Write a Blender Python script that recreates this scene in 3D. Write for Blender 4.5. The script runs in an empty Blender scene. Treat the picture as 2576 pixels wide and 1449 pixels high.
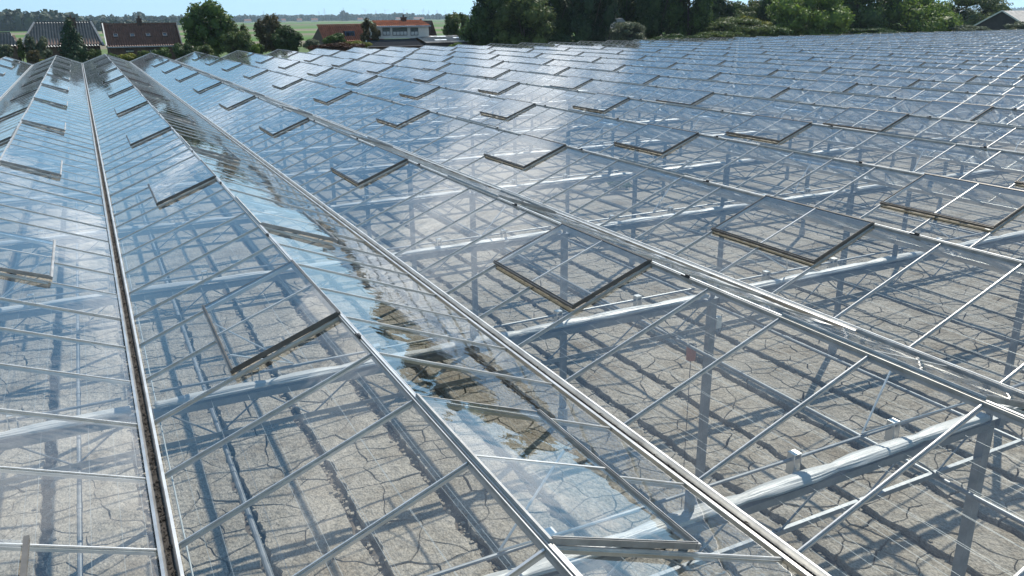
import bpy, bmesh, math, random
import numpy as np
from mathutils import Vector, Matrix, noise
R = random.Random(7)
NR = np.random.default_rng(11)
sc = bpy.context.scene
COL = sc.collection

# ------------------------------------------------------------------ camera
FPX = 2053.0                                   # focal length for a 2576 px wide picture
yaw, pit, rol = [math.radians(v) for v in (26.78, 18.44, -0.645)]
CAMZ = 8.24
cf = Vector((math.sin(yaw)*math.cos(pit), math.cos(yaw)*math.cos(pit), -math.sin(pit)))
r0 = Vector((math.cos(yaw), -math.sin(yaw), 0)); u0 = r0.cross(cf)
cr = math.cos(rol)*r0 + math.sin(rol)*u0
cu = -math.sin(rol)*r0 + math.cos(rol)*u0
cam_d = bpy.data.cameras.new('camera'); cam = bpy.data.objects.new('camera', cam_d); COL.objects.link(cam)
cam.matrix_world = Matrix(((cr.x, cu.x, -cf.x, 0), (cr.y, cu.y, -cf.y, 0), (cr.z, cu.z, -cf.z, CAMZ), (0, 0, 0, 1)))
cam_d.sensor_width = 36; cam_d.lens = 36*FPX/2576
cam_d.clip_start = 0.1; cam_d.clip_end = 40000
sc.camera = cam

# ------------------------------------------------------------------ light
SUN_EL = math.radians(49.8); SUN_AZ = math.radians(57)      # azimuth from +Y towards +X
w = bpy.data.worlds.new('World'); sc.world = w; w.use_nodes = True
nt = w.node_tree; N = nt.nodes; L = nt.links
bg = N['Background']; bg.inputs['Strength'].default_value = 0.12
sky = N.new('ShaderNodeTexSky'); sky.sky_type = 'NISHITA'; sky.sun_disc = False
sky.sun_elevation = SUN_EL; sky.sun_rotation = SUN_AZ
sky.air_density = 1.0; sky.dust_density = 0.12; sky.ozone_density = 1.2
tc = N.new('ShaderNodeTexCoord'); sep = N.new('ShaderNodeSeparateXYZ'); L.new(tc.outputs['Generated'], sep.inputs[0])
def wm(op, a, b=None, c=None):
    n = N.new('ShaderNodeMath'); n.operation = op
    for i, v in enumerate((a, b, c)):
        if v is None: continue
        if isinstance(v, (int, float)): n.inputs[i].default_value = v
        else: L.new(v, n.inputs[i])
    return n.outputs[0]
zup = wm('MAXIMUM', sep.outputs[2], 0.0)
lift = N.new('ShaderNodeCombineXYZ'); L.new(sep.outputs[0], lift.inputs[0]); L.new(sep.outputs[1], lift.inputs[1]); L.new(wm('ADD', wm('MULTIPLY', zup, 0.88), 0.12), lift.inputs[2])
nrm = N.new('ShaderNodeVectorMath'); nrm.operation = 'NORMALIZE'; L.new(lift.outputs[0], nrm.inputs[0]); L.new(nrm.outputs[0], sky.inputs['Vector'])
zz = wm('ADD', zup, 0.16)
cx = wm('DIVIDE', sep.outputs[0], zz); cy = wm('DIVIDE', sep.outputs[1], zz)
cmb = N.new('ShaderNodeCombineXYZ'); L.new(cx, cmb.inputs[0]); L.new(cy, cmb.inputs[1]); cmb.inputs[2].default_value = 8.3
nz = N.new('ShaderNodeTexNoise'); nz.inputs['Scale'].default_value = 1.15; nz.inputs['Detail'].default_value = 7; nz.inputs['Roughness'].default_value = 0.58
nz.inputs['Distortion'].default_value = 0.35
L.new(cmb.outputs[0], nz.inputs['Vector'])
cr_ = N.new('ShaderNodeValToRGB'); L.new(nz.outputs['Fac'], cr_.inputs[0])
cr_.color_ramp.elements[0].position = 0.53; cr_.color_ramp.elements[0].color = (0, 0, 0, 1)
cr_.color_ramp.elements[1].position = 0.66; cr_.color_ramp.elements[1].color = (1, 1, 1, 1)
hz = N.new('ShaderNodeMapRange'); hz.inputs['From Min'].default_value = 0.02; hz.inputs['From Max'].default_value = 0.16; L.new(sep.outputs[2], hz.inputs['Value'])
hi = N.new('ShaderNodeMapRange'); hi.inputs['From Min'].default_value = 0.42; hi.inputs['From Max'].default_value = 0.75; hi.inputs['To Min'].default_value = 1; hi.inputs['To Max'].default_value = 0.3; L.new(sep.outputs[2], hi.inputs['Value'])
cfac = wm('MULTIPLY', wm('MULTIPLY', wm('MULTIPLY', cr_.outputs[0], hz.outputs[0]), hi.outputs[0]), 0.72)
mixc = N.new('ShaderNodeMix'); mixc.data_type = 'RGBA'
hsv = N.new('ShaderNodeHueSaturation'); hsv.inputs['Saturation'].default_value = 1.2; hsv.inputs['Hue'].default_value = 0.487; L.new(sky.outputs[0], hsv.inputs['Color'])
L.new(cfac, mixc.inputs['Factor']); L.new(hsv.outputs[0], mixc.inputs['A']); mixc.inputs['B'].default_value = (14.5, 14.9, 15.4, 1)
L.new(mixc.outputs['Result'], bg.inputs['Color'])
sun_d = bpy.data.lights.new('sun', 'SUN'); sun_d.energy = 5.0; sun_d.angle = math.radians(0.55); sun_d.color = (1.0, 0.94, 0.85)
sun = bpy.data.objects.new('sun', sun_d); COL.objects.link(sun)
sdir = Vector((math.sin(SUN_AZ)*math.cos(SUN_EL), math.cos(SUN_AZ)*math.cos(SUN_EL), math.sin(SUN_EL)))
sun.rotation_euler = sdir.to_track_quat('Z', 'Y').to_euler(); sun.location = (0, 0, 60)
vs = sc.view_settings; vs.view_transform = 'Standard'; vs.look = 'None'; vs.exposure = 0.42; vs.gamma = 1; vs.use_curve_mapping = False
sc.render.engine = 'CYCLES'
cy_ = sc.cycles
cy_.max_bounces = 12; cy_.transparent_max_bounces = 40; cy_.glossy_bounces = 4; cy_.diffuse_bounces = 3; cy_.volume_bounces = 1
cy_.caustics_reflective = False; cy_.caustics_refractive = False; cy_.sample_clamp_indirect = 6

# ------------------------------------------------------------------ materials
def mat(name, col, rough=0.6, metal=0.0, nscale=None, namt=0.25, bump=0.0, bscale=None, spec=0.5, stretch=None, hue=None, objvar=0.0, coat=0):
    m = bpy.data.materials.new(name); m.use_nodes = True
    n = m.node_tree.nodes; l = m.node_tree.links; b = n['Principled BSDF']
    b.inputs['Roughness'].default_value = rough; b.inputs['Metallic'].default_value = metal
    b.inputs['Specular IOR Level'].default_value = spec
    if coat: b.inputs['Coat Weight'].default_value = coat; b.inputs['Coat Roughness'].default_value = 0.12
    b.inputs['Base Color'].default_value = (*col, 1)
    t = n.new('ShaderNodeTexCoord'); src = t.outputs['Object']
    if stretch:
        mp = n.new('ShaderNodeMapping'); mp.inputs['Scale'].default_value = stretch; l.new(src, mp.inputs[0]); src = mp.outputs[0]
    if nscale:
        z = n.new('ShaderNodeTexNoise'); z.inputs['Scale'].default_value = nscale; z.inputs['Detail'].default_value = 6; z.inputs['Roughness'].default_value = 0.6
        l.new(src, z.inputs['Vector'])
        cr = n.new('ShaderNodeValToRGB'); l.new(z.outputs['Fac'], cr.inputs[0])
        c2 = hue or col
        cr.color_ramp.elements[0].position = 0.3; cr.color_ramp.elements[0].color = tuple(c*(1-namt) for c in c2) + (1,)
        cr.color_ramp.elements[1].position = 0.7; cr.color_ramp.elements[1].color = tuple(min(1, c*(1+namt)) for c in col) + (1,)
        out = cr.outputs[0]
        if objvar:
            oi = n.new('ShaderNodeObjectInfo'); hs = n.new('ShaderNodeHueSaturation')
            mr = n.new('ShaderNodeMapRange'); mr.inputs['To Min'].default_value = 1-objvar; mr.inputs['To Max'].default_value = 1+objvar
            l.new(oi.outputs['Random'], mr.inputs['Value']); l.new(mr.outputs[0], hs.inputs['Value']); l.new(out, hs.inputs['Color']); out = hs.outputs[0]
        l.new(out, b.inputs['Base Color'])
    if bump:
        z2 = n.new('ShaderNodeTexNoise'); z2.inputs['Scale'].default_value = bscale or (nscale or 5)*3; z2.inputs['Detail'].default_value = 5
        l.new(src, z2.inputs['Vector']); bp = n.new('ShaderNodeBump'); bp.inputs['Strength'].default_value = 1; bp.inputs['Distance'].default_value = bump
        l.new(z2.outputs['Fac'], bp.inputs['Height']); l.new(bp.outputs[0], b.inputs['Normal'])
    return m
M = {}
M['alu'] = mat('aluminium', (0.62, 0.61, 0.58), 0.38, 0.75, 3, 0.22, 0.0006, 30)
M['alu_shaded'] = mat('shaded_aluminium', (0.135, 0.125, 0.11), 0.45, 0.4, 4, 0.3, 0.0008, 30)  # same aluminium, with shade on the vent frames' camera side painted into its colour
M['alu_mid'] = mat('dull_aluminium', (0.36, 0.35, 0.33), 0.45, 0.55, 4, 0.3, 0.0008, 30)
M['steel'] = mat('galvanised_steel', (0.22, 0.235, 0.25), 0.5, 0.4, 6, 0.25)
M['film'] = mat('bundled_film', (0.46, 0.46, 0.445), 0.42, 0.0, 3, 0.2, 0.006, 12, 0.6, (0.25, 6, 6))
M['dirt'] = mat('gutter_dirt', (0.03, 0.025, 0.02), 0.95, 0, 14, 0.6, 0.01, 40)
M['moss'] = mat('mossy_seal', (0.14, 0.12, 0.08), 0.9, 0, 12, 0.5)
M['pvc'] = mat('white_pipe', (0.7, 0.7, 0.66), 0.4)
M['wire'] = mat('wire', (0.42, 0.45, 0.45), 0.5, 0.1)
M['concrete'] = mat('concrete', (0.42, 0.39, 0.36), 0.9, 0, 9, 0.2, 0.004)
M['bucket'] = mat('orange_bucket', (0.42, 0.13, 0.06), 0.5, 0, 8, 0.15)
M['black'] = mat('black_rubber', (0.02, 0.02, 0.022), 0.6)

def glass(name, tint, bump):
    m = bpy.data.materials.new(name); m.use_nodes = True
    n = m.node_tree.nodes; l = m.node_tree.links; n.clear()
    o = n.new('ShaderNodeOutputMaterial'); mx = n.new('ShaderNodeMixShader'); tr = n.new('ShaderNodeBsdfTransparent'); gl = n.new('ShaderNodeBsdfGlossy')
    tr.inputs[0].default_value = (*tint, 1); gl.inputs['Roughness'].default_value = 0.012
    t = n.new('ShaderNodeTexCoord'); geo = n.new('ShaderNodeNewGeometry')
    z = n.new('ShaderNodeTexNoise'); z.inputs['Scale'].default_value = 2.6; z.inputs['Detail'].default_value = 2; l.new(geo.outputs['Position'], z.inputs['Vector'])
    b = n.new('ShaderNodeBump'); b.inputs['Distance'].default_value = bump; b.inputs['Strength'].default_value = 1
    l.new(z.outputs['Fac'], b.inputs['Height']); l.new(b.outputs[0], gl.inputs['Normal'])
    f = n.new('ShaderNodeFresnel'); io = n.new('ShaderNodeMix'); io.data_type = 'FLOAT'; io.inputs['A'].default_value = 1.52; io.inputs['B'].default_value = 1/1.52
    l.new(geo.outputs['Backfacing'], io.inputs['Factor']); l.new(io.outputs['Result'], f.inputs['IOR'])      # a thin sheet reflects alike from both sides
    # two faces of one sheet: 2F/(1+F)
    a1 = n.new('ShaderNodeMath'); a1.operation = 'MULTIPLY'; l.new(f.outputs[0], a1.inputs[0]); a1.inputs[1].default_value = 2
    a2 = n.new('ShaderNodeMath'); a2.operation = 'ADD'; l.new(f.outputs[0], a2.inputs[0]); a2.inputs[1].default_value = 1
    a3 = n.new('ShaderNodeMath'); a3.operation = 'DIVIDE'; l.new(a1.outputs[0], a3.inputs[0]); l.new(a2.outputs[0], a3.inputs[1]); a3.use_clamp = True
    # thin film of dust, a little denser along the lower edge of old panes
    df = n.new('ShaderNodeBsdfDiffuse'); df.inputs[0].default_value = (0.55, 0.56, 0.55, 1)
    z2 = n.new('ShaderNodeTexNoise'); z2.inputs['Scale'].default_value = 1.3; z2.inputs['Detail'].default_value = 8; l.new(geo.outputs['Position'], z2.inputs['Vector'])
    mr = n.new('ShaderNodeMapRange'); l.new(z2.outputs['Fac'], mr.inputs['Value']); mr.inputs['From Min'].default_value = 0.35; mr.inputs['From Max'].default_value = 0.75
    mr.inputs['To Min'].default_value = 0.002; mr.inputs['To Max'].default_value = 0.022
    md = n.new('ShaderNodeMixShader'); mp3 = n.new('ShaderNodeMapping'); mp3.inputs['Scale'].default_value = (0.5, 9, 0.5); l.new(geo.outputs['Position'], mp3.inputs[0])
    z5 = n.new('ShaderNodeTexNoise'); z5.inputs['Scale'].default_value = 1.0; z5.inputs['Detail'].default_value = 3; l.new(mp3.outputs[0], z5.inputs['Vector'])
    sn = n.new('ShaderNodeVectorMath'); sn.operation = 'SNAP'; l.new(geo.outputs['Position'], sn.inputs[0]); sn.inputs[1].default_value = (2.0, 1.11, 50)
    wn = n.new('ShaderNodeTexWhiteNoise'); l.new(sn.outputs[0], wn.inputs['Vector'])
    st = n.new('ShaderNodeMapRange'); l.new(z5.outputs['Fac'], st.inputs['Value']); st.inputs['From Min'].default_value = 0.5; st.inputs['From Max'].default_value = 0.8; st.inputs['To Max'].default_value = 0.10
    m5 = n.new('ShaderNodeMath'); m5.operation = 'MULTIPLY_ADD'; l.new(st.outputs[0], m5.inputs[0]); l.new(wn.outputs['Value'], m5.inputs[1]); l.new(mr.outputs[0], m5.inputs[2])
    l.new(m5.outputs[0], md.inputs[0]); l.new(tr.outputs[0], md.inputs[1]); l.new(df.outputs[0], md.inputs[2])
    l.new(a3.outputs[0], mx.inputs[0]); l.new(md.outputs[0], mx.inputs[1]); l.new(gl.outputs[0], mx.inputs[2]); l.new(mx.outputs[0], o.inputs[0])
    return m
M['glass'] = glass('greenhouse_glass', (0.955, 0.975, 0.965), 0.0035)

def soil_mat(name, cracks):
    m = bpy.data.materials.new(name); m.use_nodes = True
    n = m.node_tree.nodes; l = m.node_tree.links; b = n['Principled BSDF']; b.inputs['Roughness'].default_value = 0.95; b.inputs['Specular IOR Level'].default_value = 0.15
    geo = n.new('ShaderNodeNewGeometry'); P = geo.outputs['Position']
    z = n.new('ShaderNodeTexNoise'); z.inputs['Scale'].default_value = 0.7; z.inputs['Detail'].default_value = 10; z.inputs['Roughness'].default_value = 0.72; l.new(P, z.inputs['Vector'])
    cr = n.new('ShaderNodeValToRGB'); l.new(z.outputs['Fac'], cr.inputs[0])
    e = cr.color_ramp.elements; e[0].position = 0.3; e[0].color = (0.22, 0.175, 0.12, 1); e[1].position = 0.72; e[1].color = (0.465, 0.42, 0.36, 1)
    e2 = e.new(0.5); e2.color = (0.35, 0.315, 0.262, 1)
    # fibre and crumbs of peat, darker and finer
    z3 = n.new('ShaderNodeTexNoise'); z3.inputs['Scale'].default_value = 30; z3.inputs['Detail'].default_value = 4; z3.inputs['Roughness'].default_value = 0.7
    mp = n.new('ShaderNodeMapping'); mp.inputs['Scale'].default_value = (1.0, 0.55, 1); l.new(P, mp.inputs[0]); l.new(mp.outputs[0], z3.inputs['Vector'])
    cr3 = n.new('ShaderNodeValToRGB'); l.new(z3.outputs['Fac'], cr3.inputs[0]); cr3.color_ramp.elements[0].position = 0.36; cr3.color_ramp.elements[0].color = (0.42, 0.40, 0.37, 1)
    cr3.color_ramp.elements[1].position = 0.6; cr3.color_ramp.elements[1].color = (1.08, 1.08, 1.08, 1)
    mu = n.new('ShaderNodeMix'); mu.data_type = 'RGBA'; mu.blend_type = 'MULTIPLY'; mu.inputs['Factor'].default_value = 0.8
    l.new(cr.outputs[0], mu.inputs['A']); l.new(cr3.outputs[0], mu.inputs['B'])
    l.new(mu.outputs['Result'], b.inputs['Base Color'])
    bp = n.new('ShaderNodeBump'); bp.inputs['Distance'].default_value = 0.02; l.new(z3.outputs['Fac'], bp.inputs['Height'])
    z4 = n.new('ShaderNodeTexNoise'); z4.inputs['Scale'].default_value = 6; z4.inputs['Detail'].default_value = 6; l.new(P, z4.inputs['Vector'])
    bp2 = n.new('ShaderNodeBump'); bp2.inputs['Distance'].default_value = 0.09; l.new(z4.outputs['Fac'], bp2.inputs['Height']); l.new(bp2.outputs[0], bp.inputs['Normal'])
    last = bp.outputs[0]
    # fine secondary cracks as relief
    zw = n.new('ShaderNodeTexNoise'); zw.inputs['Scale'].default_value = 3; zw.inputs['Detail'].default_value = 4; l.new(P, zw.inputs['Vector'])
    vm = n.new('ShaderNodeVectorMath'); vm.operation = 'MULTIPLY_ADD'; l.new(zw.outputs['Color'], vm.inputs[0]); vm.inputs[1].default_value = (0.35, 0.35, 0); l.new(P, vm.inputs[2])
    vo = n.new('ShaderNodeTexVoronoi'); vo.feature = 'DISTANCE_TO_EDGE'; vo.inputs['Scale'].default_value = cracks; l.new(vm.outputs[0], vo.inputs['Vector'])
    vr = n.new('ShaderNodeMapRange'); l.new(vo.outputs['Distance'], vr.inputs['Value']); vr.inputs['From Max'].default_value = 0.02; vr.inputs['To Min'].default_value = 0; vr.inputs['To Max'].default_value = 1
    bp3 = n.new('ShaderNodeBump'); bp3.inputs['Distance'].default_value = 0.005; l.new(vr.outputs[0], bp3.inputs['Height']); l.new(last, bp3.inputs['Normal'])
    l.new(bp3.outputs[0], b.inputs['Normal'])
    return m
M['soil'] = soil_mat('dry_clay', 4.5)
M['soil_far'] = soil_mat('dry_clay_far', 1.7)
M['soil_dark'] = mat('furrow_peat', (0.13, 0.11, 0.09), 1.0, 0, 20, 0.4, 0.02, 60, 0.1)

# ------------------------------------------------------------------ helpers
def tag(o, label=None, cat=None, group=None, kind=None):
    if label: o['label'] = label
    if cat: o['category'] = cat
    if group: o['group'] = group
    if kind: o['kind'] = kind
    return o
class MB:
    def __init__(s): s.v = []; s.f = []
    def add(s, vs_, fs_):
        k = len(s.v); s.v.extend([tuple(v) for v in vs_]); s.f.extend([tuple(i+k for i in f) for f in fs_]); return s
    def box(s, a, b):
        (x0, y0, z0), (x1, y1, z1) = a, b
        return s.add([(x0,y0,z0),(x1,y0,z0),(x1,y1,z0),(x0,y1,z0),(x0,y0,z1),(x1,y0,z1),(x1,y1,z1),(x0,y1,z1)],
                     [(0,3,2,1),(4,5,6,7),(0,1,5,4),(1,2,6,5),(2,3,7,6),(3,0,4,7)])
    def bar(s, p, q, wd, ht, up=(0, 0, 1)):
        p = Vector(p); q = Vector(q); d = (q-p).normalized(); u = Vector(up); sd = d.cross(u)
        if sd.length < 1e-5: sd = d.cross(Vector((1, 0, 0)))
        sd.normalize(); u = sd.cross(d).normalized(); sd *= wd/2; u *= ht/2
        vs_ = [p-sd-u, p+sd-u, p+sd+u, p-sd+u, q-sd-u, q+sd-u, q+sd+u, q-sd+u]
        return s.add(vs_, [(0,1,2,3),(7,6,5,4),(0,4,5,1),(1,5,6,2),(2,6,7,3),(3,7,4,0)])
    def tube(s, p, q, r, n=8, r2=None, cap=True):
        p = Vector(p); q = Vector(q); r2 = r if r2 is None else r2; d = (q-p).normalized()
        a = d.orthogonal().normalized(); b = d.cross(a)
        vs_ = []
        for c, rr in ((p, r), (q, r2)):
            for i in range(n):
                t = 2*math.pi*i/n; vs_.append(c + a*math.cos(t)*rr + b*math.sin(t)*rr)
        fs_ = [(i, (i+1) % n, n+(i+1) % n, n+i) for i in range(n)]
        if cap: fs_ += [tuple(range(n))[::-1], tuple(range(n, 2*n))]
        return s.add(vs_, fs_)
    def mesh(s, name, m, smooth=False):
        me = bpy.data.meshes.new(name); me.from_pydata(s.v, [], s.f); me.update()
        for mm in (m if isinstance(m, (list, tuple)) else [m]): me.materials.append(mm)
        if smooth: me.polygons.foreach_set('use_smooth', [True]*len(me.polygons))
        return me
    def build(s, name, m, parent=None, loc=(0, 0, 0), smooth=False):
        return ob(name, s.mesh(name, m, smooth), parent, loc)
def ob(name, me, parent=None, loc=(0, 0, 0), rot=None, scale=None):
    o = bpy.data.objects.new(name, me); COL.objects.link(o); o.location = loc
    if rot: o.rotation_euler = rot
    if scale: o.scale = scale
    if parent: o.parent = parent
    return o
def empty(name, loc=(0, 0, 0), rz=0):
    o = bpy.data.objects.new(name, None); COL.objects.link(o); o.location = loc; o.rotation_euler = (0, 0, rz); o.empty_display_size = 0.3; return o
def rayd(px, py):
    return cr*((px-1288)/FPX) - cu*((py-724.5)/FPX) + cf
def at(px, py, Y):
    d = rayd(px, py); t = Y/d.y; return Vector((d.x*t, Y, CAMZ+d.z*t))
def atz(px, py, Z):
    d = rayd(px, py); t = (Z-CAMZ)/d.z; return Vector((d.x*t, d.y*t, Z))

# ------------------------------------------------------------------ greenhouse layout (metres)
GX0 = 0.02; SPAN = 4.0; PIT = 1.11; Y0 = 8.0
KN0, KN1 = -14, 72                       # bar index range along the ridges
YA, YB = Y0+KN0*PIT, Y0+KN1*PIT          # gable ends
S0, S1 = -5, 35                          # spans
ZG = 4.50; ZR = 5.262; HW = 1.94         # gutter edge, ridge, horizontal run of one slope
VRUN = 1.14                              # horizontal run of a roof vent
SLOPE = math.atan2(ZR-ZG, HW); SL = math.hypot(ZR-ZG, HW)
ZT = 4.15                                # top of the trusses
TRY = [Y0+PIT*(1+4*k) for k in range(-3, 19)]
def dist(x, y): return math.hypot(x*0.85 - 0.02*y, y)
def vis(x, y, z=4.5, mg=1.25):
    v = Vector((x, y, z-CAMZ)); d = v.dot(cf)
    if d < 0.5: return False
    return abs(v.dot(cr)/d) < mg*1288/FPX and abs(v.dot(cu)/d) < mg*1.05*724/FPX
def pxsize(x, y, z, s):
    v = Vector((x, y, z-CAMZ)); return s*FPX/max(0.5, v.length)

# ------------------------------------------------------------------ the ground
def field_mat():
    m = bpy.data.materials.new('fields'); m.use_nodes = True
    n = m.node_tree.nodes; l = m.node_tree.links; b = n['Principled BSDF']; b.inputs['Roughness'].default_value = 1; b.inputs['Specular IOR Level'].default_value = 0.1
    geo = n.new('ShaderNodeNewGeometry'); mp = n.new('ShaderNodeMapping'); mp.inputs['Rotation'].default_value = (0, 0, math.radians(14)); l.new(geo.outputs['Position'], mp.inputs[0])
    sp = n.new('ShaderNodeSeparateXYZ'); l.new(mp.outputs[0], sp.inputs[0])
    mr = n.new('ShaderNodeMapRange'); mr.inputs['From Min'].default_value = 100; mr.inputs['From Max'].default_value = 2500; l.new(sp.outputs[1], mr.inputs['Value'])
    cr2 = n.new('ShaderNodeValToRGB'); cr2.color_ramp.interpolation = 'CONSTANT'; l.new(mr.outputs[0], cr2.inputs[0])
    G = (0.075, 0.14, 0.03); D = (0.13, 0.13, 0.07); B = (0.17, 0.15, 0.105); P = (0.10, 0.14, 0.055); Y = (0.22, 0.23, 0.11)
    stops = [(0, G), (0.03, P), (0.075, B), (0.105, G), (0.13, P), (0.15, B), (0.175, G), (0.215, Y), (0.225, B), (0.27, G), (0.35, P), (0.43, D), (0.55, G), (0.68, P), (0.8, D), (0.9, P)]
    el = cr2.color_ramp.elements; el[0].color = (*stops[0][1], 1); el[1].position = 1.0; el[1].color = (*P, 1)
    for p, c in stops[1:]:
        e = el.new(p); e.color = (*c, 1)
    z = n.new('ShaderNodeTexNoise'); z.inputs['Scale'].default_value = 0.06; z.inputs['Detail'].default_value = 8; l.new(geo.outputs['Position'], z.inputs['Vector'])
    rr = n.new('ShaderNodeMapRange'); l.new(z.outputs['Fac'], rr.inputs['Value']); rr.inputs['To Min'].default_value = 0.6; rr.inputs['To Max'].default_value = 1.4
    mu = n.new('ShaderNodeVectorMath'); mu.operation = 'SCALE'; l.new(cr2.outputs[0], mu.inputs[0]); l.new(rr.outputs[0], mu.inputs['Scale'])
    l.new(mu.outputs[0], b.inputs['Base Color'])
    return m
XA, XB = GX0+SPAN*S0, GX0+SPAN*S1
big = 16000
zf = -0.30
MB().add([(-big,-big,zf),(big,-big,zf),(big,big,zf),(-big,big,zf)], [(0,1,2,3)]).build('ground', field_mat())['kind'] = 'structure'
mg = mat('grass_verge', (0.07, 0.11, 0.035), 1, 0, 0.4, 0.45, 0.05, 6, 0.1)
# garden ground behind and around the greenhouse, one raised sheet with a soft edge
b_ = MB(); zz_ = -0.02
for (x0, y0, x1, y1) in ((XA-60, YB+0.3, XB+60, 150), (XA-60, YA-40, XA-0.3, YB+0.3), (XB+0.3, YA-40, XB+60, YB+0.3)):
    b_.add([(x0,y0,zz_),(x1,y0,zz_),(x1,y1,zz_),(x0,y1,zz_)], [(0,1,2,3)])
b_.build('lawn', mg)['kind'] = 'structure'

# soil inside: sub-soil floor, bed slabs, and single clay plates where the photo shows them
MB().add([(XA,YA,-0.14),(XB,YA,-0.14),(XB,YB,-0.14),(XA,YB,-0.14)], [(0,1,2,3)]).build('subsoil', M['soil_dark'])['kind'] = 'structure'
GRV = 1.42; BED = 1.6; GW = 0.085
NX0, NX1, NY0, NY1 = -5.0, 30.2, 2.0, 27.0
def bed_edge(x, y):   # rough edge of a furrow
    return 0.045*noise.noise(Vector((x*3.1, y*1.7, 0))) + 0.03*noise.noise(Vector((x*3.1, y*7, 5)))
slabs = MB()
kb = [k for k in range(-20, 90) if XA+0.2 < GRV+BED*k < XB-1.8]
def slab(x0, x1, y0, y1):
    n = max(2, int((y1-y0)/1.2)); vs_ = []; fs_ = []
    for j in range(n+1):
        y = y0+(y1-y0)*j/n; a = x0+GW+bed_edge(x0, y); b = x1-GW+bed_edge(x1+9, y)
        h = 0.02*noise.noise(Vector((x0, y*0.5, 2)))
        vs_ += [(a, y, -0.13), (a+0.03, y, -0.02+h), ((a*2+b)/3, y, 0.012+h), ((a+2*b)/3, y, 0.012+h), (b-0.03, y, -0.02+h), (b, y, -0.13)]
    for j in range(n):
        for i in range(5): q = j*6+i; fs_.append((q, q+1, q+7, q+6))
    fs_ += [(0,1,2,3,4,5), tuple(n*6+i for i in (5,4,3,2,1,0))]
    return vs_, fs_
for k in kb:
    x0 = GRV+BED*k; x1 = x0+BED
    if NX0 <= x0+0.1 and x1-0.1 <= NX1:
        slabs.add(*slab(x0, x1, YA+0.1, NY0)); slabs.add(*slab(x0, x1, NY1, YB-0.3))
    else: slabs.add(*slab(x0, x1, YA+0.1, YB-0.3))
slabs.build('soil_bed', M['soil_far'])['kind'] = 'structure'

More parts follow.
